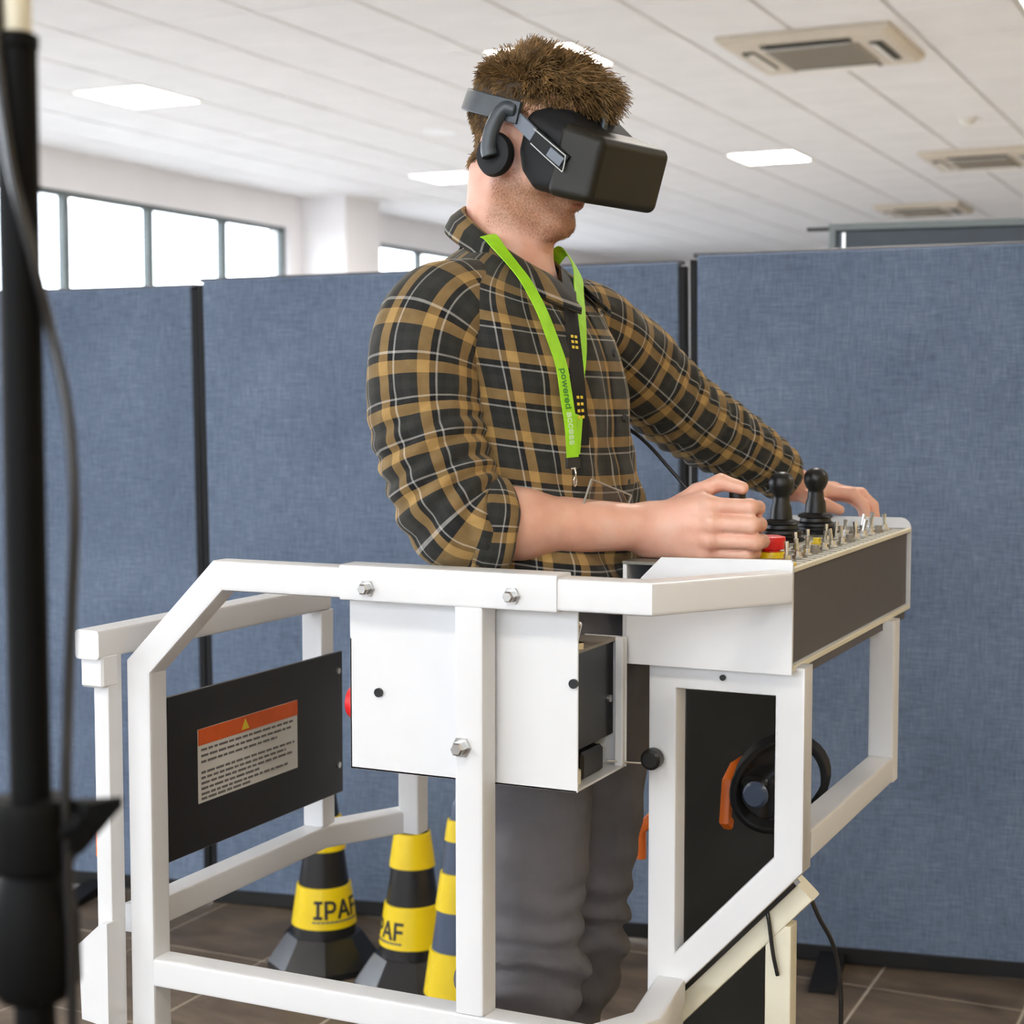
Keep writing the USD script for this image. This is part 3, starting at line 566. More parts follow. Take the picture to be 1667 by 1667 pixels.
# ------------------------------------------------------------------ signed distance modelling for the man
def seg(P, a, b, ra, rb):
    a, b = np.asarray(a, float), np.asarray(b, float); ba = b - a
    t = np.clip(((P - a) @ ba) / (ba @ ba), 0, 1)
    return np.linalg.norm(P - a - t[:, None] * ba, axis=1) - (ra + (rb - ra) * t)
def ell(P, c, r, R=None):
    q = P - np.asarray(c, float)
    if R is not None: q = q @ R
    r = np.asarray(r, float); k0 = np.linalg.norm(q / r, axis=1); k1 = np.linalg.norm(q / r ** 2, axis=1)
    return k0 * (k0 - 1) / np.maximum(k1, 1e-9)
def smin(a, b, k):
    h = np.clip(.5 + .5 * (b - a) / k, 0, 1); return b + (a - b) * h - k * h * (1 - h)
def smax(a, b, k): return -smin(-a, -b, k)
def nets(f, lo, hi, h):
    """naive surface nets of f on a grid of step h"""
    lo, hi = np.asarray(lo, float), np.asarray(hi, float)
    n = np.ceil((hi - lo) / h).astype(int) + 1
    ax = [lo[k] + h * np.arange(n[k]) for k in range(3)]
    G = np.stack(np.meshgrid(*ax, indexing='ij'), -1).reshape(-1, 3)
    v = np.concatenate([f(G[i:i + 400000]) for i in range(0, len(G), 400000)]).reshape(n)
    for k in range(3):   # close the surface at the grid's border
        w = np.moveaxis(v, k, 0); w[0] = np.maximum(w[0], h * .3); w[1] = np.maximum(w[1], h * .1); w[-1] = np.maximum(w[-1], h * .3); w[-2] = np.maximum(w[-2], h * .1)
    s = v < 0
    acc = np.zeros((*(n - 1), 3)); cnt = np.zeros(n - 1)
    corner = [(a, b, c) for a in (0, 1) for b in (0, 1) for c in (0, 1)]
    sub = lambda arr, c: arr[c[0]:n[0] - 1 + c[0], c[1]:n[1] - 1 + c[1], c[2]:n[2] - 1 + c[2]]
    for c in corner:
        for k in range(3):
            if c[k]: continue
            d = list(c); d[k] = 1; a, b = sub(v, c), sub(v, d); x = (a < 0) != (b < 0)
            t = np.where(x, a / np.where(x, a - b, 1), 0)
            p = np.array(c, float)[None, None, None, :] + t[..., None] * np.eye(3)[k]
            acc += np.where(x[..., None], p, 0); cnt += x
    on = cnt > 0; idx = -np.ones(n - 1, int); idx[on] = np.arange(on.sum())
    cells = np.argwhere(on); V = lo + h * (cells + acc[on] / cnt[on][:, None]); F = []
    for k in range(3):
        i, j = (k + 1) % 3, (k + 2) % 3
        sl = [slice(None)] * 3; s2 = [slice(None)] * 3; sl[k] = slice(0, -1); s2[k] = slice(1, None)
        for u in (i, j): sl[u] = slice(1, -1); s2[u] = slice(1, -1)
        a, b = s[tuple(sl)], s[tuple(s2)]; e = np.argwhere(a != b)
        if not len(e): continue
        flip = a[tuple(e.T)]; c = e.copy(); c[:, i] += 1; c[:, j] += 1
        def at(di, dj):
            q = c.copy(); q[:, i] += di; q[:, j] += dj; return idx[q[:, 0], q[:, 1], q[:, 2]]
        q = np.stack([at(-1, -1), at(0, -1), at(0, 0), at(-1, 0)], 1); q[~flip] = q[~flip][:, ::-1]
        F += [q[:, [0, 1, 2]], q[:, [0, 2, 3]]]
    F = np.concatenate(F); F = F[(F >= 0).all(1)]
    return trimesh.Trimesh(V, F, process=False)
def relax(m, it=6):
    from scipy.sparse import coo_matrix
    e = m.edges_unique; n = len(m.vertices); i = np.concatenate([e[:, 0], e[:, 1]]); j = np.concatenate([e[:, 1], e[:, 0]])
    A = coo_matrix((np.ones(len(i)), (i, j)), (n, n)).tocsr(); dg = np.maximum(np.asarray(A.sum(1)).ravel(), 1)[:, None]; x = np.array(m.vertices)
    for _ in range(it):
        for w in (.5, -.52): x = x + w * (A @ x / dg - x)
    return trimesh.Trimesh(x, m.faces, process=False)
def manifold(m): return manifold3d.Manifold(manifold3d.Mesh(np.asarray(m.vertices, np.float32), np.asarray(m.faces, np.uint32)))

HEADC = np.array([-.968, 2.12, 1.702])
def eul(yaw, pitch, roll=0):
    y, p, r = np.radians([yaw, pitch, roll]); c, s = math.cos, math.sin
    return np.array([[c(y), -s(y), 0], [s(y), c(y), 0], [0, 0, 1]]) @ np.array([[c(p), 0, s(p)], [0, 1, 0], [-s(p), 0, c(p)]]) @ np.array([[1, 0, 0], [0, c(r), -s(r)], [0, s(r), c(r)]])
HR = eul(-12, 17, 0)
hw = lambda q: HEADC + np.asarray(q, float) @ HR.T          # head frame -> world
def head_sdf(P):
    q = (P - HEADC) @ HR; y = q.copy(); y[:, 1] = np.abs(y[:, 1])
    d = ell(q, (-.008, 0, .038), (.099, .077, .070))
    d = smin(d, ell(q, (.028, 0, -.012), (.064, .064, .088)), .03)
    d = smin(d, seg(y, (.008, .050, -.058), (.066, .016, -.098), .018, .018), .025)
    d = smin(d, ell(q, (.076, 0, -.099), (.018, .020, .017)), .018)
    d = smin(d, ell(y, (.052, .040, -.030), (.032, .028, .030)), .02)
    d = smin(d, ell(q, (.072, 0, .030), (.024, .054, .018)), .015)
    d = smax(d, -ell(y, (.098, .032, .010), (.016, .018, .014)), .01)
    d = smin(d, ell(y, (.076, .032, .010), (.0135, .0135, .0125)), .003)
    d = smin(d, seg(q, (.088, 0, .018), (.107, 0, -.026), .009, .0125), .012)
    d = smin(d, ell(y, (.096, .013, -.031), (.011, .009, .008)), .008)
    d = smin(d, ell(q, (.084, 0, -.060), (.016, .026, .016)), .014)
    d = smin(d, ell(q, (.094, 0, -.0555), (.007, .021, .0055)), .006)
    d = smin(d, ell(q, (.0915, 0, -.0685), (.0075, .019, .006)), .006)
    d = smax(d, -ell(q, (.102, 0, -.0622), (.012, .022, .0016)), .003)
    er = eul(0, 12); er2 = er @ np.array([[1, 0, 0], [0, .96, -.28], [0, .28, .96]])
    e = ell(y, (-.008, .078, -.004), (.019, .008, .034), er2); e = smax(e, -ell(y, (-.004, .088, .004), (.011, .007, .02), er2), .004)
    d = smin(d, e, .006)
    n0 = hw((-.030, 0, -.055))
    d = smin(d, seg(P, n0, (-1.008, 2.12, 1.47), .057, .068), .03)
    return d
# joints of the arms
SR, ER, WR = np.array([-1.022, 1.945, 1.462]), np.array([-.975, 1.915, 1.188]), np.array([-.782, 2.083, 1.174])
SL, EL, WL = np.array([-.958, 2.300, 1.462]), np.array([-.872, 2.515, 1.315]), np.array([-.778, 2.738, 1.206])
RF = {  # right fist: MCP, PIP, DIP, tip
    'index': [(-.694, 2.078, 1.207), (-.641, 2.082, 1.206), (-.640, 2.114, 1.203), (-.664, 2.129, 1.202)],
    'middle': [(-.689, 2.073, 1.184), (-.637, 2.078, 1.183), (-.637, 2.112, 1.181), (-.662, 2.129, 1.181)],
    'ring': [(-.693, 2.077, 1.161), (-.632, 2.082, 1.160), (-.633, 2.113, 1.159), (-.660, 2.128, 1.159)],
    'little': [(-.702, 2.085, 1.1425), (-.646, 2.090, 1.1425), (-.644, 2.114, 1.1425), (-.664, 2.127, 1.1425)]}
RT = [(-.764, 2.100, 1.192), (-.722, 2.107, 1.221), (-.690, 2.108, 1.236), (-.660, 2.108, 1.229)]
LF = {
    'index': [(-0.715, 2.766, 1.190), (-0.675, 2.772, 1.186), (-0.656, 2.774, 1.168), (-0.651, 2.775, 1.149)],
    'middle': [(-0.711, 2.787, 1.190), (-0.666, 2.794, 1.184), (-0.646, 2.797, 1.165), (-0.642, 2.798, 1.145)],
    'ring': [(-0.715, 2.808, 1.186), (-0.673, 2.816, 1.179), (-0.655, 2.819, 1.161), (-0.651, 2.820, 1.143)],
    'little': [(-0.723, 2.826, 1.181), (-0.689, 2.834, 1.173), (-0.674, 2.837, 1.158), (-0.671, 2.838, 1.143)]}
LT = [(-0.767, 2.730, 1.194), (-0.737, 2.722, 1.181), (-0.709, 2.727, 1.168), (-0.687, 2.735, 1.160)]
def hand_sdf(P, fingers, thumb, elbow, wrist, nrm):
    nrm = np.asarray(nrm, float); w = wrist
    d = seg(P, elbow, w, .046, .0300); mid = elbow + (w - elbow) * .3
    d = smin(d, seg(P, elbow, mid, .044, .047), .02)
    d = smin(d, seg(P, w - nrm * .0, w + (w - elbow) * .06, .028, .026), .01)
    pal = None
    for k, (nm, J) in enumerate(fingers.items()):
        b = w + (np.array(J[0]) - np.array(list(fingers.values())[1][0])) * .55
        s = seg(P, b, J[0], .0165, .0118); pal = s if pal is None else smin(pal, s, .014)
    pal = smin(pal, seg(P, np.array(thumb[0]) * .6 + w * .4, (np.array(thumb[1]) + np.array(fingers['index'][0])) / 2, .017, .011), .016)
    d = smin(d, pal, .018); fs = None
    for nm, J in fingers.items():
        r = {'index': .0104, 'middle': .0108, 'ring': .0102, 'little': .0090}[nm]
        f = smin(seg(P, J[0], J[1], r * 1.08, r), seg(P, J[1], J[2], r, r * .92), .003); f = smin(f, seg(P, J[2], J[3], r * .92, r * .80), .003)
        f = smin(f, np.linalg.norm(P - np.array(J[1]), axis=1) - r * 1.06, .003)
        kn = np.array(J[0]) - nrm * .004; f = smin(f, np.linalg.norm(P - kn, axis=1) - r * .9, .006)
        fs = f if fs is None else smin(fs, f, .0015)
    d = smin(d, fs, .007)
    t = smin(seg(P, thumb[0], thumb[1], .0155, .0122), seg(P, thumb[1], thumb[2], .0122, .0112), .006); t = smin(t, seg(P, thumb[2], thumb[3], .0112, .0088), .004)
    return smin(d, t, .006)
rh = lambda P: hand_sdf(P, RF, RT, ER, WR, (0, 1, 0))
lh = lambda P: hand_sdf(P, LF, LT, EL, WL, (0, 0, -1))
KR, AR_ = np.array([-.943, 2.03, .56]), np.array([-1.04, 2.03, .11])
KL, AL = np.array([-.950, 2.207, .55]), np.array([-1.06, 2.215, .11])
HIPR, HIPL = np.array([-.938, 2.035, .94]), np.array([-.912, 2.205, .95])
def body_sdf(P):
    d = ell(P, (-.995, 2.12, 1.33), (.09, .15, .19)); d = smin(d, ell(P, (-.955, 2.12, 1.08), (.095, .14, .16)), .08); d = smin(d, ell(P, (-.94, 2.12, .96), (.10, .15, .12)), .06)
    d = smin(d, seg(P, (-1.005, 1.98, 1.455), (-1.005, 2.26, 1.455), .05, .05), .05); d = smin(d, seg(P, (-1.006, 2.12, 1.40), (-1.0, 2.12, 1.55), .07, .055), .04)
    for a, b, c in ((HIPR, KR, AR_), (HIPL, KL, AL)): d = smin(d, smin(seg(P, a, b, .078, .052), seg(P, b, c, .05, .036), .02), .03)
    for a, b in ((SR, ER), (SL, EL)): d = smin(d, seg(P, a, b, .038, .038), .006)
    return d
head_m = relax(nets(head_sdf, (-1.13, 1.99, 1.42), (-.80, 2.25, 1.86), .0042), 4)
rh_m = relax(nets(rh, (-1.04, 1.85, 1.11), (-.60, 2.17, 1.27), .0030), 3)
lh_m = relax(nets(lh, (-.93, 2.46, 1.12), (-.56, 2.87, 1.37), .0036), 3)
bd_m = relax(nets(body_sdf, (-1.16, 1.84, .05), (-.77, 2.6, 1.62), .016), 2)
try:
    u = manifold(head_m) + manifold(rh_m) + manifold(lh_m) + manifold(bd_m); assert u.num_tri() > 5000
    mm = u.to_mesh(); body_m = trimesh.Trimesh(np.array(mm.vert_properties[:, :3]), np.array(mm.tri_verts), process=False)
except Exception as ex:
    print('union failed', ex); body_m = cat(head_m, rh_m, lh_m, bd_m)
M = thing('person', 'person with messy brown hair in a plaid shirt and grey trousers, hands on the console', 'person', (-.95, 2.12, 0.05))
bo = obj('body', body_m, 'skin', M, smooth=True)
bq = (body_m.vertices - HEADC) @ HR; bx_ = bq[:, 0]
bln = np.interp(bx_, [-.012, .02, .05, .08, .11], [-.02, -.040, -.048, -.046, -.046])
bd = np.clip((bln - bq[:, 2]) / .016, 0, 1) * np.clip((bx_ + .012) / .02, 0, 1) * np.clip((bq[:, 2] + .128) / .02, 0, 1)
pv = UsdGeom.PrimvarsAPI(bo).CreatePrimvar('beard', Sdf.ValueTypeNames.FloatArray, 'vertex'); pv.Set(Vt.FloatArray.FromNumpy(bd.astype(np.float32)))
lp = relax(nets(lambda P: np.minimum(ell((P - HEADC) @ HR, (.0955, 0, -.0562), (.007, .0185, .0042)), ell((P - HEADC) @ HR, (.0930, 0, -.0683), (.0072, .0165, .0048))), hw((.09, 0, -.062)) - .035, hw((.09, 0, -.062)) + .035, .0016), 2)
obj('lips', lp, 'lip', M, smooth=True)
obj('nail', trimesh.creation.icosphere(2, 1.).apply_transform(trimesh.transformations.scale_matrix(1)), 'nail', M, smooth=True) if False else None

# shirt -----------------------------------------------------------
RZ = np.array([1.02, 1.06, 1.12, 1.20, 1.28, 1.36, 1.42, 1.465, 1.50, 1.525, 1.545, 1.56])
RCX = np.array([-.945, -.947, -.952, -.962, -.975, -.988, -.998, -1.003, -1.006, -1.006, -1.004, -1.0])
RA = np.array([.168, .168, .166, .168, .176, .188, .192, .190, .172, .135, .098, .066])
RB = np.array([.130, .130, .130, .130, .132, .134, .130, .120, .106, .088, .074, .062])
from scipy.interpolate import PchipInterpolator as PI
fcx, fa, fb = PI(RZ, RCX), PI(RZ, RA), PI(RZ, RB)
def torso(th, z, out=0.):
    th, z = np.broadcast_arrays(np.asarray(th, float), np.asarray(z, float))
    c, s = np.cos(th), np.sin(th); e = 2 / 2.35
    x = np.sign(c) * np.abs(c) ** e; y = np.sign(s) * np.abs(s) ** e
    q = np.stack([np.cos(th) * 2.6, np.sin(th) * 2.6, z * 6 + .8 * th], -1)
    w = np.clip((1.53 - z) / .12, 0, 1)
    dd = (meshkit.fbm(q + 3.1, 3, 5) - .5) * .036 * w + .0045 * w * np.sin(30 * (z + .10 * np.abs(th)) + 9 * meshkit.noise(q * .6 + 2, 8)) + .013 * np.clip((1.30 - z) / .15, 0, 1) * (np.abs(np.sin(z * 46 + 2.2 * np.sin(th * 2) + 1.5 * th)) ** 2 - .4) * w
    return np.stack([fcx(z) + (fb(z) + out + dd) * x, 2.12 + (fa(z) + out + dd) * y, z - .045 * np.clip(np.cos(th), 0, 1) ** 1.5 * np.clip((z - 1.43) / .12, 0, 1)], -1)
nt, nz = 120, 110
tt = np.linspace(-np.pi, np.pi, nt + 1); zz = np.linspace(1.083, 1.552, nz)
TT, ZZ = np.meshgrid(tt, zz); V = torso(TT, ZZ).reshape(-1, 3)
UV = np.stack([TT * .158 * (1 - .0 * ZZ), ZZ + .02 * np.cos(TT)], -1).reshape(-1, 2)
def gridfaces(r, c):
    i = np.arange((r - 1) * c).reshape(r - 1, c)[:, :-1].ravel()
    return np.concatenate([np.stack([i, i + 1, i + c + 1], 1), np.stack([i, i + c + 1, i + c], 1)])
shirt = obj('shirt', trimesh.Trimesh(V, gridfaces(nz, nt + 1), process=False), 'plaid', M, smooth=True, uv=UV)
def sleeve(path, rads, name, wr, seed, up0):
    P = spline(path, 14); s = np.concatenate([[0], np.cumsum(np.linalg.norm(np.diff(P, axis=0), axis=1))]); L = s[-1]
    S = np.linspace(0, L, 110); Q = np.stack([np.interp(S, s, P[:, k]) for k in range(3)], 1)
    for _ in range(6): Q[1:-1] = (Q[:-2] + 2 * Q[1:-1] + Q[2:]) / 4
    R = np.interp(S, np.linspace(0, L, len(rads)), rads); n = 64
    T = np.gradient(Q, axis=0); T /= np.linalg.norm(T, axis=1)[:, None]; u = np.array(up0, float); rows, uvs = [], []
    th = np.linspace(0, 2 * np.pi, n + 1)
    for i in range(len(S)):
        u = u - T[i] * (u @ T[i]); u /= np.linalg.norm(u); w = np.cross(T[i], u)
        q = np.stack([np.cos(th) * 1.6, np.sin(th) * 1.6, np.full(n + 1, S[i] * 14)], -1)
        dd = (meshkit.fbm(q + seed, 3, seed) - .5) * .014
        a = wr(S[i] / L); dd = dd + a * (np.abs(np.sin(S[i] * 105 + 1.3 * np.sin(th + seed) + .9 * np.sin(2 * th + 1))) ** 1.5 - .5)
        rows.append(Q[i] + (R[i] + dd)[:, None] * (np.cos(th)[:, None] * u + np.sin(th)[:, None] * w)); uvs.append(np.stack([th * .078, np.full(n + 1, S[i])], -1))
    # turn the end inward
    e = rows[-1]; rows.append(Q[-1] + (e - Q[-1]) * .86 - T[-1] * .004); uvs.append(uvs[-1]); rows.append(Q[-1] + (e - Q[-1]) * .84 - T[-1] * .03); uvs.append(uvs[-1])
    m = trimesh.Trimesh(np.concatenate(rows), gridfaces(len(rows), n + 1)[:, ::-1], process=False)
    if np.einsum('ij,ij->i', m.face_normals, m.triangles_center - np.repeat([Q[len(Q) // 2]], len(m.faces), 0)).mean() < 0: m.faces = m.faces[:, ::-1]
    return obj(name, m, 'plaid', shirt, smooth=True, uv=np.concatenate(uvs))
sleeve([(-1.005, 2.03, 1.470), (-1.030, 1.965, 1.452), (-1.040, 1.935, 1.40), (-1.032, 1.92, 1.32), (-1.005, 1.912, 1.24), (-.975, 1.912, 1.190), (-.948, 1.930, 1.178)],
       [.066, .076, .078, .074, .072, .070, .062], 'sleeve', lambda t: .0065 * max(0, min(1, (t - .45) / .2)) , 3, (1, 0, 0))
sleeve([(-.985, 2.20, 1.468), (-.965, 2.285, 1.452), (-.930, 2.38, 1.40), (-.875, 2.505, 1.318), (-.815, 2.62, 1.262), (-.772, 2.70, 1.216)],
       [.062, .074, .072, .066, .056, .042], 'sleeve', lambda t: .0055 * max(0, min(1, (t - .3) / .2)), 11, (0, 0, 1))
# rolled cuff of the near sleeve
cc, cd = np.array([-.948, 1.931, 1.178]), np.array([.193, .168, -.014]); cd /= np.linalg.norm(cd)
Fm = np.column_stack([np.array([0, 0, 1.]), np.cross(cd, [0, 0, 1.]), cd]); prof = [(.050, .022), (.056, .026), (.064, .020), (.067, .006), (.066, -.016), (.060, -.026), (.052, -.022)]
th = np.linspace(0, 2 * np.pi, 61); rows, uvs = [], []
for r_, h_ in prof:
    wv = .003 * np.sin(3 * th + 40 * h_) + .002 * np.sin(7 * th)
    rows.append(cc + np.stack([(r_ + wv) * np.cos(th), (r_ + wv) * np.sin(th), h_ + .006 * np.sin(th * 2)], -1) @ Fm.T); uvs.append(np.stack([th * .074, np.full(61, h_ * 1.2 + .3)], -1))
m = trimesh.Trimesh(np.concatenate(rows), gridfaces(len(rows), 61), process=False)
if ((m.triangles_center - cc) * m.face_normals).sum(1).mean() < 0: m.faces = m.faces[:, ::-1]
obj('cuff', m, 'plaid', shirt, smooth=True, uv=np.concatenate(uvs))
# collar
ph = np.linspace(math.radians(24), math.radians(336), 90); rows, uvs = [], []
ccx, ccy = -.998, 2.12
for k, (dr, dz, lf) in enumerate([(.000, -.045, 0), (.002, 0, 0), (.006, .004, 0), (.011, .001, 0), (.026, -.008, .35), (.046, -.024, 1), (.045, -.029, 1), (.022, -.014, .4), (.008, -.006, 0)]):
    fr = np.clip((np.cos(ph) + .2) / 1.1, 0, 1); zt = 1.562 - .052 * np.cos(ph)
    rr = dr * (1 - .30 * lf * (1 - fr) + .35 * fr * lf); z = zt + dz * (1 + .9 * fr * lf)
    rows.append(np.stack([ccx + (.066 + rr) * np.cos(ph) + .008 * lf * fr, ccy + (.068 + rr) * np.sin(ph), z], -1)); uvs.append(np.stack([ph * .085, np.full(90, .4 + .012 * k)], -1))
m = trimesh.Trimesh(np.concatenate(rows), gridfaces(len(rows), 90), process=False)
obj('collar', m, 'plaid', shirt, smooth=True, uv=np.concatenate(uvs))
# placket and buttons
zs = np.linspace(1.085, 1.535, 60); rows, uvs = [], []
for t_, o_ in ((.02, 0.), (.03, .0035), (.20, .004), (.21, 0.)):
    rows.append(torso(np.full(60, t_) , zs, o_)); uvs.append(np.stack([np.full(60, t_ * .16 + .017), zs + .02], -1))
m = trimesh.Trimesh(np.concatenate(rows), gridfaces(4, 60), process=False)
if m.face_normals[:, 0].mean() < 0: m.faces = m.faces[:, ::-1]
obj('placket', m, 'plaid', shirt, smooth=True, uv=np.concatenate(uvs))
for z in (1.14, 1.23, 1.32, 1.41):
    p = torso(.115, z, .004); obj('button', cyl(p, p + np.array([.0025, .0003, 0]), .0055, n=14), 'ink', shirt)

# trousers --------------------------------------------------------
def trouser_sdf(P):
    q = P * np.array([16., 16., 11.]); w = (meshkit.fbm(q, 2, 21) - .5) * .016
    k = 1.25 * np.exp(-((P[:, 2] - .56) / .12) ** 2) + .8 * np.exp(-((P[:, 2] - .20) / .10) ** 2) + .35 * np.exp(-((P[:, 2] - .9) / .12) ** 2)
    w = w + .0058 * k * np.sin(P[:, 2] * 115 + 16 * P[:, 0] + 22 * P[:, 1] + 5.5 * meshkit.fbm(P * np.array([9., 9., 7.]), 2, 4) * 2) * (.5 + meshkit.noise(P * 14., 6))
    d = ell(P, (-.935, 2.12, .985), (.118, .165, .13)); d = smin(d, seg(P, (-.948, 2.12, 1.11), (-.945, 2.12, .98), .112, .12), .03)
    for a, b, c in ((HIPR, KR, AR_), (HIPL, KL, AL)):
        l = smin(seg(P, a, b, .098, .078), seg(P, b, c, .076, .070), .04); d = smin(d, l, .035)
    return d - w
tr = nets(trouser_sdf, (-1.14, 1.90, .09), (-.70, 2.36, 1.10), .0072)
trm = obj('trousers', tr, 'trouser', M, smooth=True)
zs = np.linspace(.62, .93, 24); sp = np.stack([HIPR[0] + .0 * zs - .02, np.full(24, 1.93), zs], 1)
for k, (A_, nm) in enumerate(((AR_, 0), (AL, 1))):
    x, y = A_[0], A_[1]
    obj('shoe', hull(np.concatenate([trimesh.creation.icosphere(2, 1.).vertices * s_ + c_ for s_, c_ in (((.045, .042, .04), (x - .03, y, .095)), ((.04, .045, .022), (x + .15, y, .077)), ((.04, .04, .05), (x + .01, y, .13)), ((.03, .04, .012), (x - .04, y, .064)))])), 'shoe', M, smooth=50)

# hair and stubble as strands --------------------------------------
def strands(name, roots, dirs, lens, widths, matn, parent, npt=6, grav=.0, curl=0., seed=0, fwd=None):
    r = np.random.default_rng(seed); n = len(roots); pts = np.zeros((n, npt, 3)); p = roots.copy(); d = dirs.copy()
    for k in range(npt):
        pts[:, k] = p; p = p + d * (lens / (npt - 1))[:, None]
        d = d + np.array([0, 0, -grav]) * (k + 1) / npt + r.normal(0, curl, (n, 3)); d /= np.linalg.norm(d, axis=1)[:, None]
    path = str(parent.GetPath()) + '/' + numbered(str(parent.GetPath()), name)
    c = UsdGeom.BasisCurves.Define(stage, path); c.CreateTypeAttr('linear')
    c.CreatePointsAttr(Vt.Vec3fArray.FromNumpy((pts.reshape(-1, 3) - BASE[str(M.GetPath())]).astype(np.float32))); c.CreateCurveVertexCountsAttr(Vt.IntArray([npt] * n))
    wd = (widths[:, None] * np.linspace(1, .35, npt)[None, :]).ravel()
    c.CreateWidthsAttr(Vt.FloatArray.FromNumpy(wd.astype(np.float32))); c.SetWidthsInterpolation('vertex')
    UsdShade.MaterialBindingAPI.Apply(c.GetPrim()).Bind(LOOK[matn]); return c.GetPrim()
fc = np.array(head_m.face_normals); tc_ = np.array(head_m.triangles_center); ar = np.array(head_m.area_faces)
def sample(n, seed):
    r = np.random.default_rng(seed); i = r.choice(len(ar), n, p=ar / ar.sum()); b = r.random((n, 2)); f_ = b.sum(1) > 1; b[f_] = 1 - b[f_]
    t = head_m.triangles[i]; return t[:, 0] + b[:, :1] * (t[:, 1] - t[:, 0]) + b[:, 1:] * (t[:, 2] - t[:, 0]), fc[i]
def hairline(q):   # q in the head frame: lowest z with hair
    x = q[:, 0]; return np.interp(x, [-.12, -.07, -.04, -.015, .01, .035, .055, .075, .1], [-.055, -.05, -.03, .018, .03, .040, .050, .054, .060])
P_, N_ = sample(60000, 1); q = (P_ - HEADC) @ HR; keep = (q[:, 2] > hairline(q)) & ~((np.abs(q[:, 1]) > .079) & (q[:, 2] < .04)); P_, N_, q = P_[keep], N_[keep], q[keep]
P_, N_, q = P_[:15000], N_[:15000], q[:15000]
r = np.random.default_rng(5); top = np.clip((q[:, 2] - .055 + .25 * np.clip(q[:, 0], -.1, .1) * .2) / .035, 0, 1); n = len(P_)
F_, U_ = HR[:, 0], HR[:, 2]; tuft = np.stack([meshkit.noise(q * 42 + 7, s) for s in (1, 2, 3)], 1) * 2 - 1
side = np.clip(-q[:, 0] / .08, 0, 1)
dirs = N_ * (.55 + .25 * top)[:, None] + F_ * (.55 * top - .1)[:, None] + U_ * (.25 * top - .75 * (1 - top))[:, None] + tuft * (.85 * top + .1)[:, None] + r.normal(0, .16, (n, 3))
dirs /= np.linalg.norm(dirs, axis=1)[:, None]
ln = (.006 + .007 * r.random(n)) * (1 - top) + top * (.022 + .018 * r.random(n) + .016 * tuft[:, 0] + .012 * np.clip(q[:, 0] / .08, 0, 1)); front = np.clip((q[:, 0] - .045) / .03, 0, 1) * top
dirs = dirs + front[:, None] * (F_ * .75 - U_ * .45); dirs /= np.linalg.norm(dirs, axis=1)[:, None]; ln = ln + .022 * front + .022 * front * np.clip(q[:, 1] / .05, 0, 1)
data(strands('hair', P_ - N_ * .002, dirs, ln, np.full(n, .0017), 'hair', M, 7, .32, .10, 2), kind='stuff')
capf = (head_m.vertices - HEADC) @ HR; kv = capf[:, 2] > hairline(capf) + .013; fk = kv[head_m.faces].all(1)
cap = trimesh.Trimesh(head_m.vertices + head_m.vertex_normals * .0025, head_m.faces[fk], process=False); cap.remove_unreferenced_vertices()
obj('hair_roots', cap, 'hair_under', M, smooth=True)
P_, N_ = sample(60000, 3); q = (P_ - HEADC) @ HR; ay = np.abs(q[:, 1])
bl = np.interp(q[:, 0], [-.01, .02, .05, .08, .11], [-.01, -.035, -.045, -.045, -.045])
keep = (q[:, 0] > -.002) & (q[:, 2] < bl) & (q[:, 2] > -.125) & ~((q[:, 0] > .083) & (ay < .021) & (q[:, 2] > -.074) & (q[:, 2] < -.051)); P_, N_ = P_[keep][:3200], N_[keep][:3200]
n = len(P_); r = np.random.default_rng(9); dirs = N_ * .6 - HR[:, 2] * .6 + r.normal(0, .3, (n, 3)); dirs /= np.linalg.norm(dirs, axis=1)[:, None]
data(strands('stubble', P_ - N_ * .0005, dirs, .0015 + .002 * r.random(n), np.full(n, .0004), 'stubble', M, 3, .1, .05, 4), kind='stuff')

# headset ---------------------------------------------------------
V_ = thing('vr_headset', 'black virtual reality headset with ear cup worn over the eyes of the man', 'headset', HEADC)
def hx(m): m.vertices = np.asarray(m.vertices) @ HR.T + HEADC; return m
def rr(pts, r):   # hull of small spheres in the head frame
    s_ = trimesh.creation.icosphere(2, 1.).vertices
    return hx(hull(np.concatenate([s_ * (rad if np.ndim(rad) else rad) + np.array(p) for p, rad in ((p, r) for p in pts)])))
FXX = .172
obj('front_shell', rr([(FXX - .012, sy * .071, sz) for sy in (-1, 1) for sz in (-.044, .020)] + [(.112, sy * .074, sz) for sy in (-1, 1) for sz in (-.046, .026)], .012), 'headset_front', V_, smooth=70)
obj('side_shell', rr([(.112, sy * .064, sz) for sy in (-1, 1) for sz in (-.036, .016)] + [(.052, sy * .062, sz) for sy in (-1, 1) for sz in (-.010, .026)] + [(.060, sy * .062, -.026) for sy in (-1, 1)] + [(.075, sy * .060, -.038) for sy in (-1, 1)] + [(.062, sy * .056, .032) for sy in (-1, 1)] + [(.085, sy * .050, .034) for sy in (-1, 1)], .020), 'headset_black', V_, smooth=70)
obj('face_cushion', rr([(.062, sy * .064, sz) for sy in (-1, 1) for sz in (-.026, .034)] + [(.082, sy * .05, sz) for sy in (-1, 1) for sz in (-.046, .040)], .0125), 'foam', V_, smooth=40)
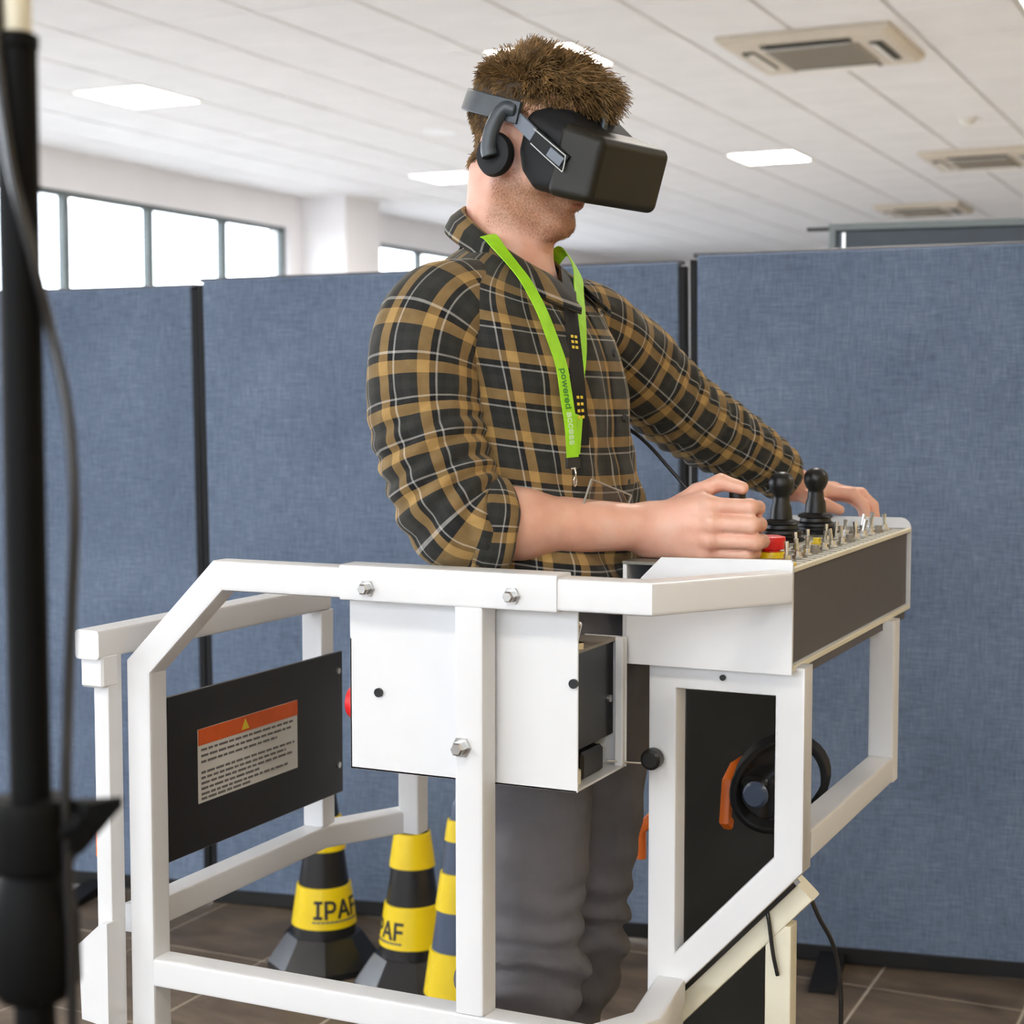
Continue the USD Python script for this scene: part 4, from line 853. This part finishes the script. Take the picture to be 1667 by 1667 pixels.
for sy in (-1, 1):
    def bar(pts, w, t): return hx(sweep(spline([(x, sy * y, z) for x, y, z in pts], 6), sq(t, w, min(w, t) * .3), up=(.2, 0, 1)))
    obj('side_strap', bar([(.030, .086, .026), (.058, .0875, .014), (.080, .0865, .004)], .019, .007), 'headset_strap', V_, smooth=40)
    st = obj('strap_guide', bar([(.066, .0895, .010), (.09, .0885, .0), (.124, .0855, -.014)], .024, .007), 'headset_black', V_, smooth=40)
    obj('strap_pad', bar([(.098, .0925, -.0035), (.110, .0915, -.0085), (.121, .090, -.013)], .013, .004), 'headset_strap', st, smooth=40)
    obj('stitching', cat(bar([(.066, .0935, .0195), (.09, .0925, .010), (.124, .0895, -.0035)], .0016, .001), bar([(.066, .0935, .0005), (.09, .0925, -.010), (.124, .0895, -.0245)], .0016, .001), bar([(.1235, .0895, -.0035), (.1245, .0892, -.014), (.1245, .0892, -.0245)], .0016, .0016)), 'stitch', st, kind='stuff')
    obj('ear_arm', hx(ring_tube(spline([(.026, sy * .088, .036), (.010, sy * .095, .034), (.004, sy * .101, .010), (.006, sy * .103, -.018), (.012, sy * .102, -.030)], 6), np.linspace(.010, .0115, 25), 16)), 'headset_grey', V_, smooth=True)
    pad = lathe([(.008, -.006), (.020, -.008), (.028, -.004), (.030, .003), (.027, .009), (.018, .011), (.010, .008), (0, .007), (0, -.004), (.008, -.006)], 36)
    pad.vertices = np.stack([pad.vertices[:, 0], sy * pad.vertices[:, 2], pad.vertices[:, 1]], 1) + np.array([.012, sy * .091, -.026])
    if sy > 0: pad.invert()
    pad.fix_normals() if False else None
    obj('ear_cup', hx(pad), 'headset_black', V_, smooth=50)
t = np.linspace(-1, 1, 25); ang = t * math.radians(118)
bk = [(-.012 - .098 * math.cos(a), .091 * math.sin(a) if abs(a) < 1.6 else .091 * np.sign(a), .034 + .010 * (1 - math.cos(a)) * .0) for a in ang]
obj('rear_band', hx(sweep(bk, sq(.006, .030, .002), up=(.15, 0, 1))), 'headset_grey', V_, smooth=40)
obj('top_strap', hx(sweep([(.100, 0, .050), (.094, 0, .085), (.070, 0, .112), (.03, 0, .128), (-.02, 0, .131), (-.065, 0, .114), (-.098, 0, .08), (-.112, 0, .036)], sq(.026, .004, .0015), up=(0.01, 0, 1)) if False else ring_tube(spline([(.110, 0, .030), (.104, 0, .062), (.080, 0, .090), (.03, 0, .111), (-.02, 0, .113), (-.065, 0, .098), (-.1, 0, .07), (-.113, 0, .036)], 5), .005, 10)), 'headset_grey', V_, smooth=40)
hc = obj('headset_cable', cable([hw((.02, .098, .03)), hw((-.06, .085, .01)), (-1.09, 2.19, 1.62), (-1.165, 2.25, 1.50), (-1.14, 2.31, 1.36), (-1.02, 2.345, 1.33), (-.915, 2.35, 1.30), (-.845, 2.355, 1.235), (-.80, 2.36, 1.18), (-.77, 2.365, 1.139)], .0028), 'black_rubber', smooth=True)
data(hc, 'thin black headset cable slanting down between the body and far sleeve', 'cable')

# lanyard, black strap, badge, pouch -------------------------------
def ribbon(P, N, w, t):
    P = spline(P, 6); N = spline(N, 6); N /= np.linalg.norm(N, axis=1)[:, None]; T = np.gradient(P, axis=0); T /= np.linalg.norm(T, axis=1)[:, None]
    S_ = np.cross(T, N); S_ /= np.linalg.norm(S_, axis=1)[:, None]; k = len(P)
    V = np.stack([P + S_ * w / 2 + N * t, P - S_ * w / 2 + N * t, P - S_ * w / 2, P + S_ * w / 2], 1).reshape(-1, 3); F = []
    for i in range(k - 1):
        for q in range(4): F += [(i * 4 + q, i * 4 + (q + 1) % 4, i * 4 + 4 + (q + 1) % 4), (i * 4 + q, i * 4 + 4 + (q + 1) % 4, i * 4 + 4 + q)]
    F += [(0, 2, 1), (0, 3, 2), (4 * k - 4, 4 * k - 3, 4 * k - 2), (4 * k - 4, 4 * k - 2, 4 * k - 1)]
    m = trimesh.Trimesh(V, F, process=False)
    if m.volume < 0: m.invert()
    return m, P, N, S_
NP = [(-1.026, 2.066, 1.540), (-1.013, 2.052, 1.565), (-.996, 2.036, 1.565), (-.974, 2.017, 1.549), (-.947, 2.006, 1.524), (-.924, 1.998, 1.500), (-.899, 1.990, 1.463), (-.885, 1.995, 1.425), (-.873, 1.997, 1.390), (-.865, 1.996, 1.348), (-.859, 1.997, 1.307), (-.857, 1.998, 1.270)]
NN = [(.1, -.1, 1.), (.1, -.3, .95), (.2, -.5, .85), (.45, -.4, .8), (.62, -.3, .72), (.66, -.28, .7), (.82, -.32, .48), (.9, -.36, .25), (.9, -.38, .2), (.88, -.44, .16), (.9, -.42, .12), (.9, -.42, .1)]
FP = [(-.975, 2.195, 1.54), (-.953, 2.188, 1.556), (-.925, 2.170, 1.525), (-.905, 2.130, 1.496), (-.880, 2.078, 1.456), (-.866, 2.047, 1.412), (-.862, 2.030, 1.375), (-.858, 2.015, 1.330), (-.8575, 2.004, 1.275)]
FN = [(.4, .5, .7), (.6, .35, .7), (.72, .2, .65), (.78, .05, .6), (.85, -.12, .5), (.9, -.3, .25), (.92, -.3, .25), (.92, -.36, .15), (.9, -.42, .1)]
LY = thing('lanyard', 'lime green lanyard hanging from the neck over the plaid shirt', 'lanyard', (-.93, 2.08, 1.45))
nm, RP, RN, RS = ribbon(NP, NN, .0205, .0012); ns = obj('strap', nm, 'lime', LY, smooth=40)
fm, _, _, _ = ribbon(FP, FN, .0205, .0012); obj('strap', fm, 'lime', LY, smooth=40)
sl = np.concatenate([[0], np.cumsum(np.linalg.norm(np.diff(RP, axis=0), axis=1))])
def on_strap(txt, s0, h, mt):
    m = meshkit.text_mesh(txt, h, .0005, bold=True); v = np.array(m.vertices); at_ = s0 + v[:, 0]
    f = lambda A: np.stack([np.interp(at_, sl, A[:, k]) for k in range(3)], 1)
    m.vertices = f(RP) + f(RS) * (h * .45 - v[:, 1])[:, None] + f(RN) * (.0013 + v[:, 2])[:, None]; obj('lettering', m, mt, ns)
on_strap('powered', sl[-1] - .118, .0095, 'lime_dark'); on_strap('access', sl[-1] - .060, .0095, 'lime_pale')
e = np.array([-.8565, 1.999, 1.2665])
obj('crimp', obox(e + [0, 0, -.004], (.004, .024, .014), rotz(-25), .001), 'ink', LY)
obj('clip_hook', cat(ring_tube(spline([e + [.002, 0, -.010], e + [.004, 0, -.018], e + [.003, -.004, -.026], e + [.003, 0, -.034], e + [.003, .005, -.028], e + [.003, .001, -.019]], 5), .0014, 8), cyl(e + [.002, -.010, -.011], e + [.002, .010, -.011], .0016)), 'chrome', LY, smooth=True)
bu = np.array([.033, .073, -.0265]); bu /= np.linalg.norm(bu); bn = np.array([.87, -.42, -.10]); bn -= bu * (bn @ bu); bn /= np.linalg.norm(bn)
bR = np.column_stack([bu, np.cross(bn, bu), bn])
bg = thing('badge_holder', 'clear plastic badge holder hanging from the lime green lanyard at the belly', 'badge', (-.84, 2.05, 1.21))
bc = np.array([-.826, 2.040, 1.207])
obj('sleeve_pocket', obox(bc, (.076, .046, .002), bR, .001), 'clear_plastic', bg)
obj('rim', cat(*[obox(bc + bR @ np.array(o), s_, bR, .0008) for o, s_ in (((0, .0235, 0), (.078, .0022, .003)), ((0, -.0235, 0), (.078, .0022, .003)), ((.0385, 0, 0), (.0022, .048, .003)), ((-.0385, 0, 0), (.0022, .048, .003)))]), 'badge_rim', bg)
BPt = [(-.932, 2.150, 1.522), (-.908, 2.103, 1.499), (-.878, 2.043, 1.450), (-.868, 2.031, 1.407), (-.858, 2.020, 1.357), (-.854, 2.020, 1.308), (-.853, 2.020, 1.285)]
BNt = [(.75, .1, .65), (.75, .0, .66), (.87, -.28, .4), (.9, -.34, .25), (.92, -.36, .15), (.9, -.41, .12), (.9, -.4, .1)]
bm, BP_, BN_, BS_ = ribbon(BPt, BNt, .026, .0008)
BS = thing('black_strap', 'dark strap with small yellow marks hanging beside the lime green lanyard', 'strap', (-.88, 2.06, 1.4))
obj('webbing', bm, 'black_matte', BS, smooth=40)
for i, ln_ in ((15, 3), (25, 4)):
    yk = [obox(BP_[i + k] + BN_[i + k] * .0012 + BS_[i + k] * o, (.0009, .0045, .004), np.column_stack([BN_[i + k], BS_[i + k], np.cross(BN_[i + k], BS_[i + k])]), .0002) for k in range(ln_) for o in (-.004, .003)]
    obj('yellow_mark', cat(*yk), 'yellow_mark', BS, kind='stuff')
pc = thing('belt_pouch', 'dark slate pouch with grey clips at the hip under the rolled sleeve', 'pouch', (-.965, 1.925, 1.07))
obj('pouch_body', rbox((-.966, 1.930, 1.105), (.050, .028, .085), .006), 'pouch', pc, smooth=40)
obj('flap', rbox((-.962, 1.922, 1.128), (.024, .020, .040), .004), 'ink', pc, smooth=40)
for x in (-.984, -.940): obj('buckle', box(x - .006, x + .006, 1.912, 1.918, 1.098, 1.122, .002), 'steel', pc)
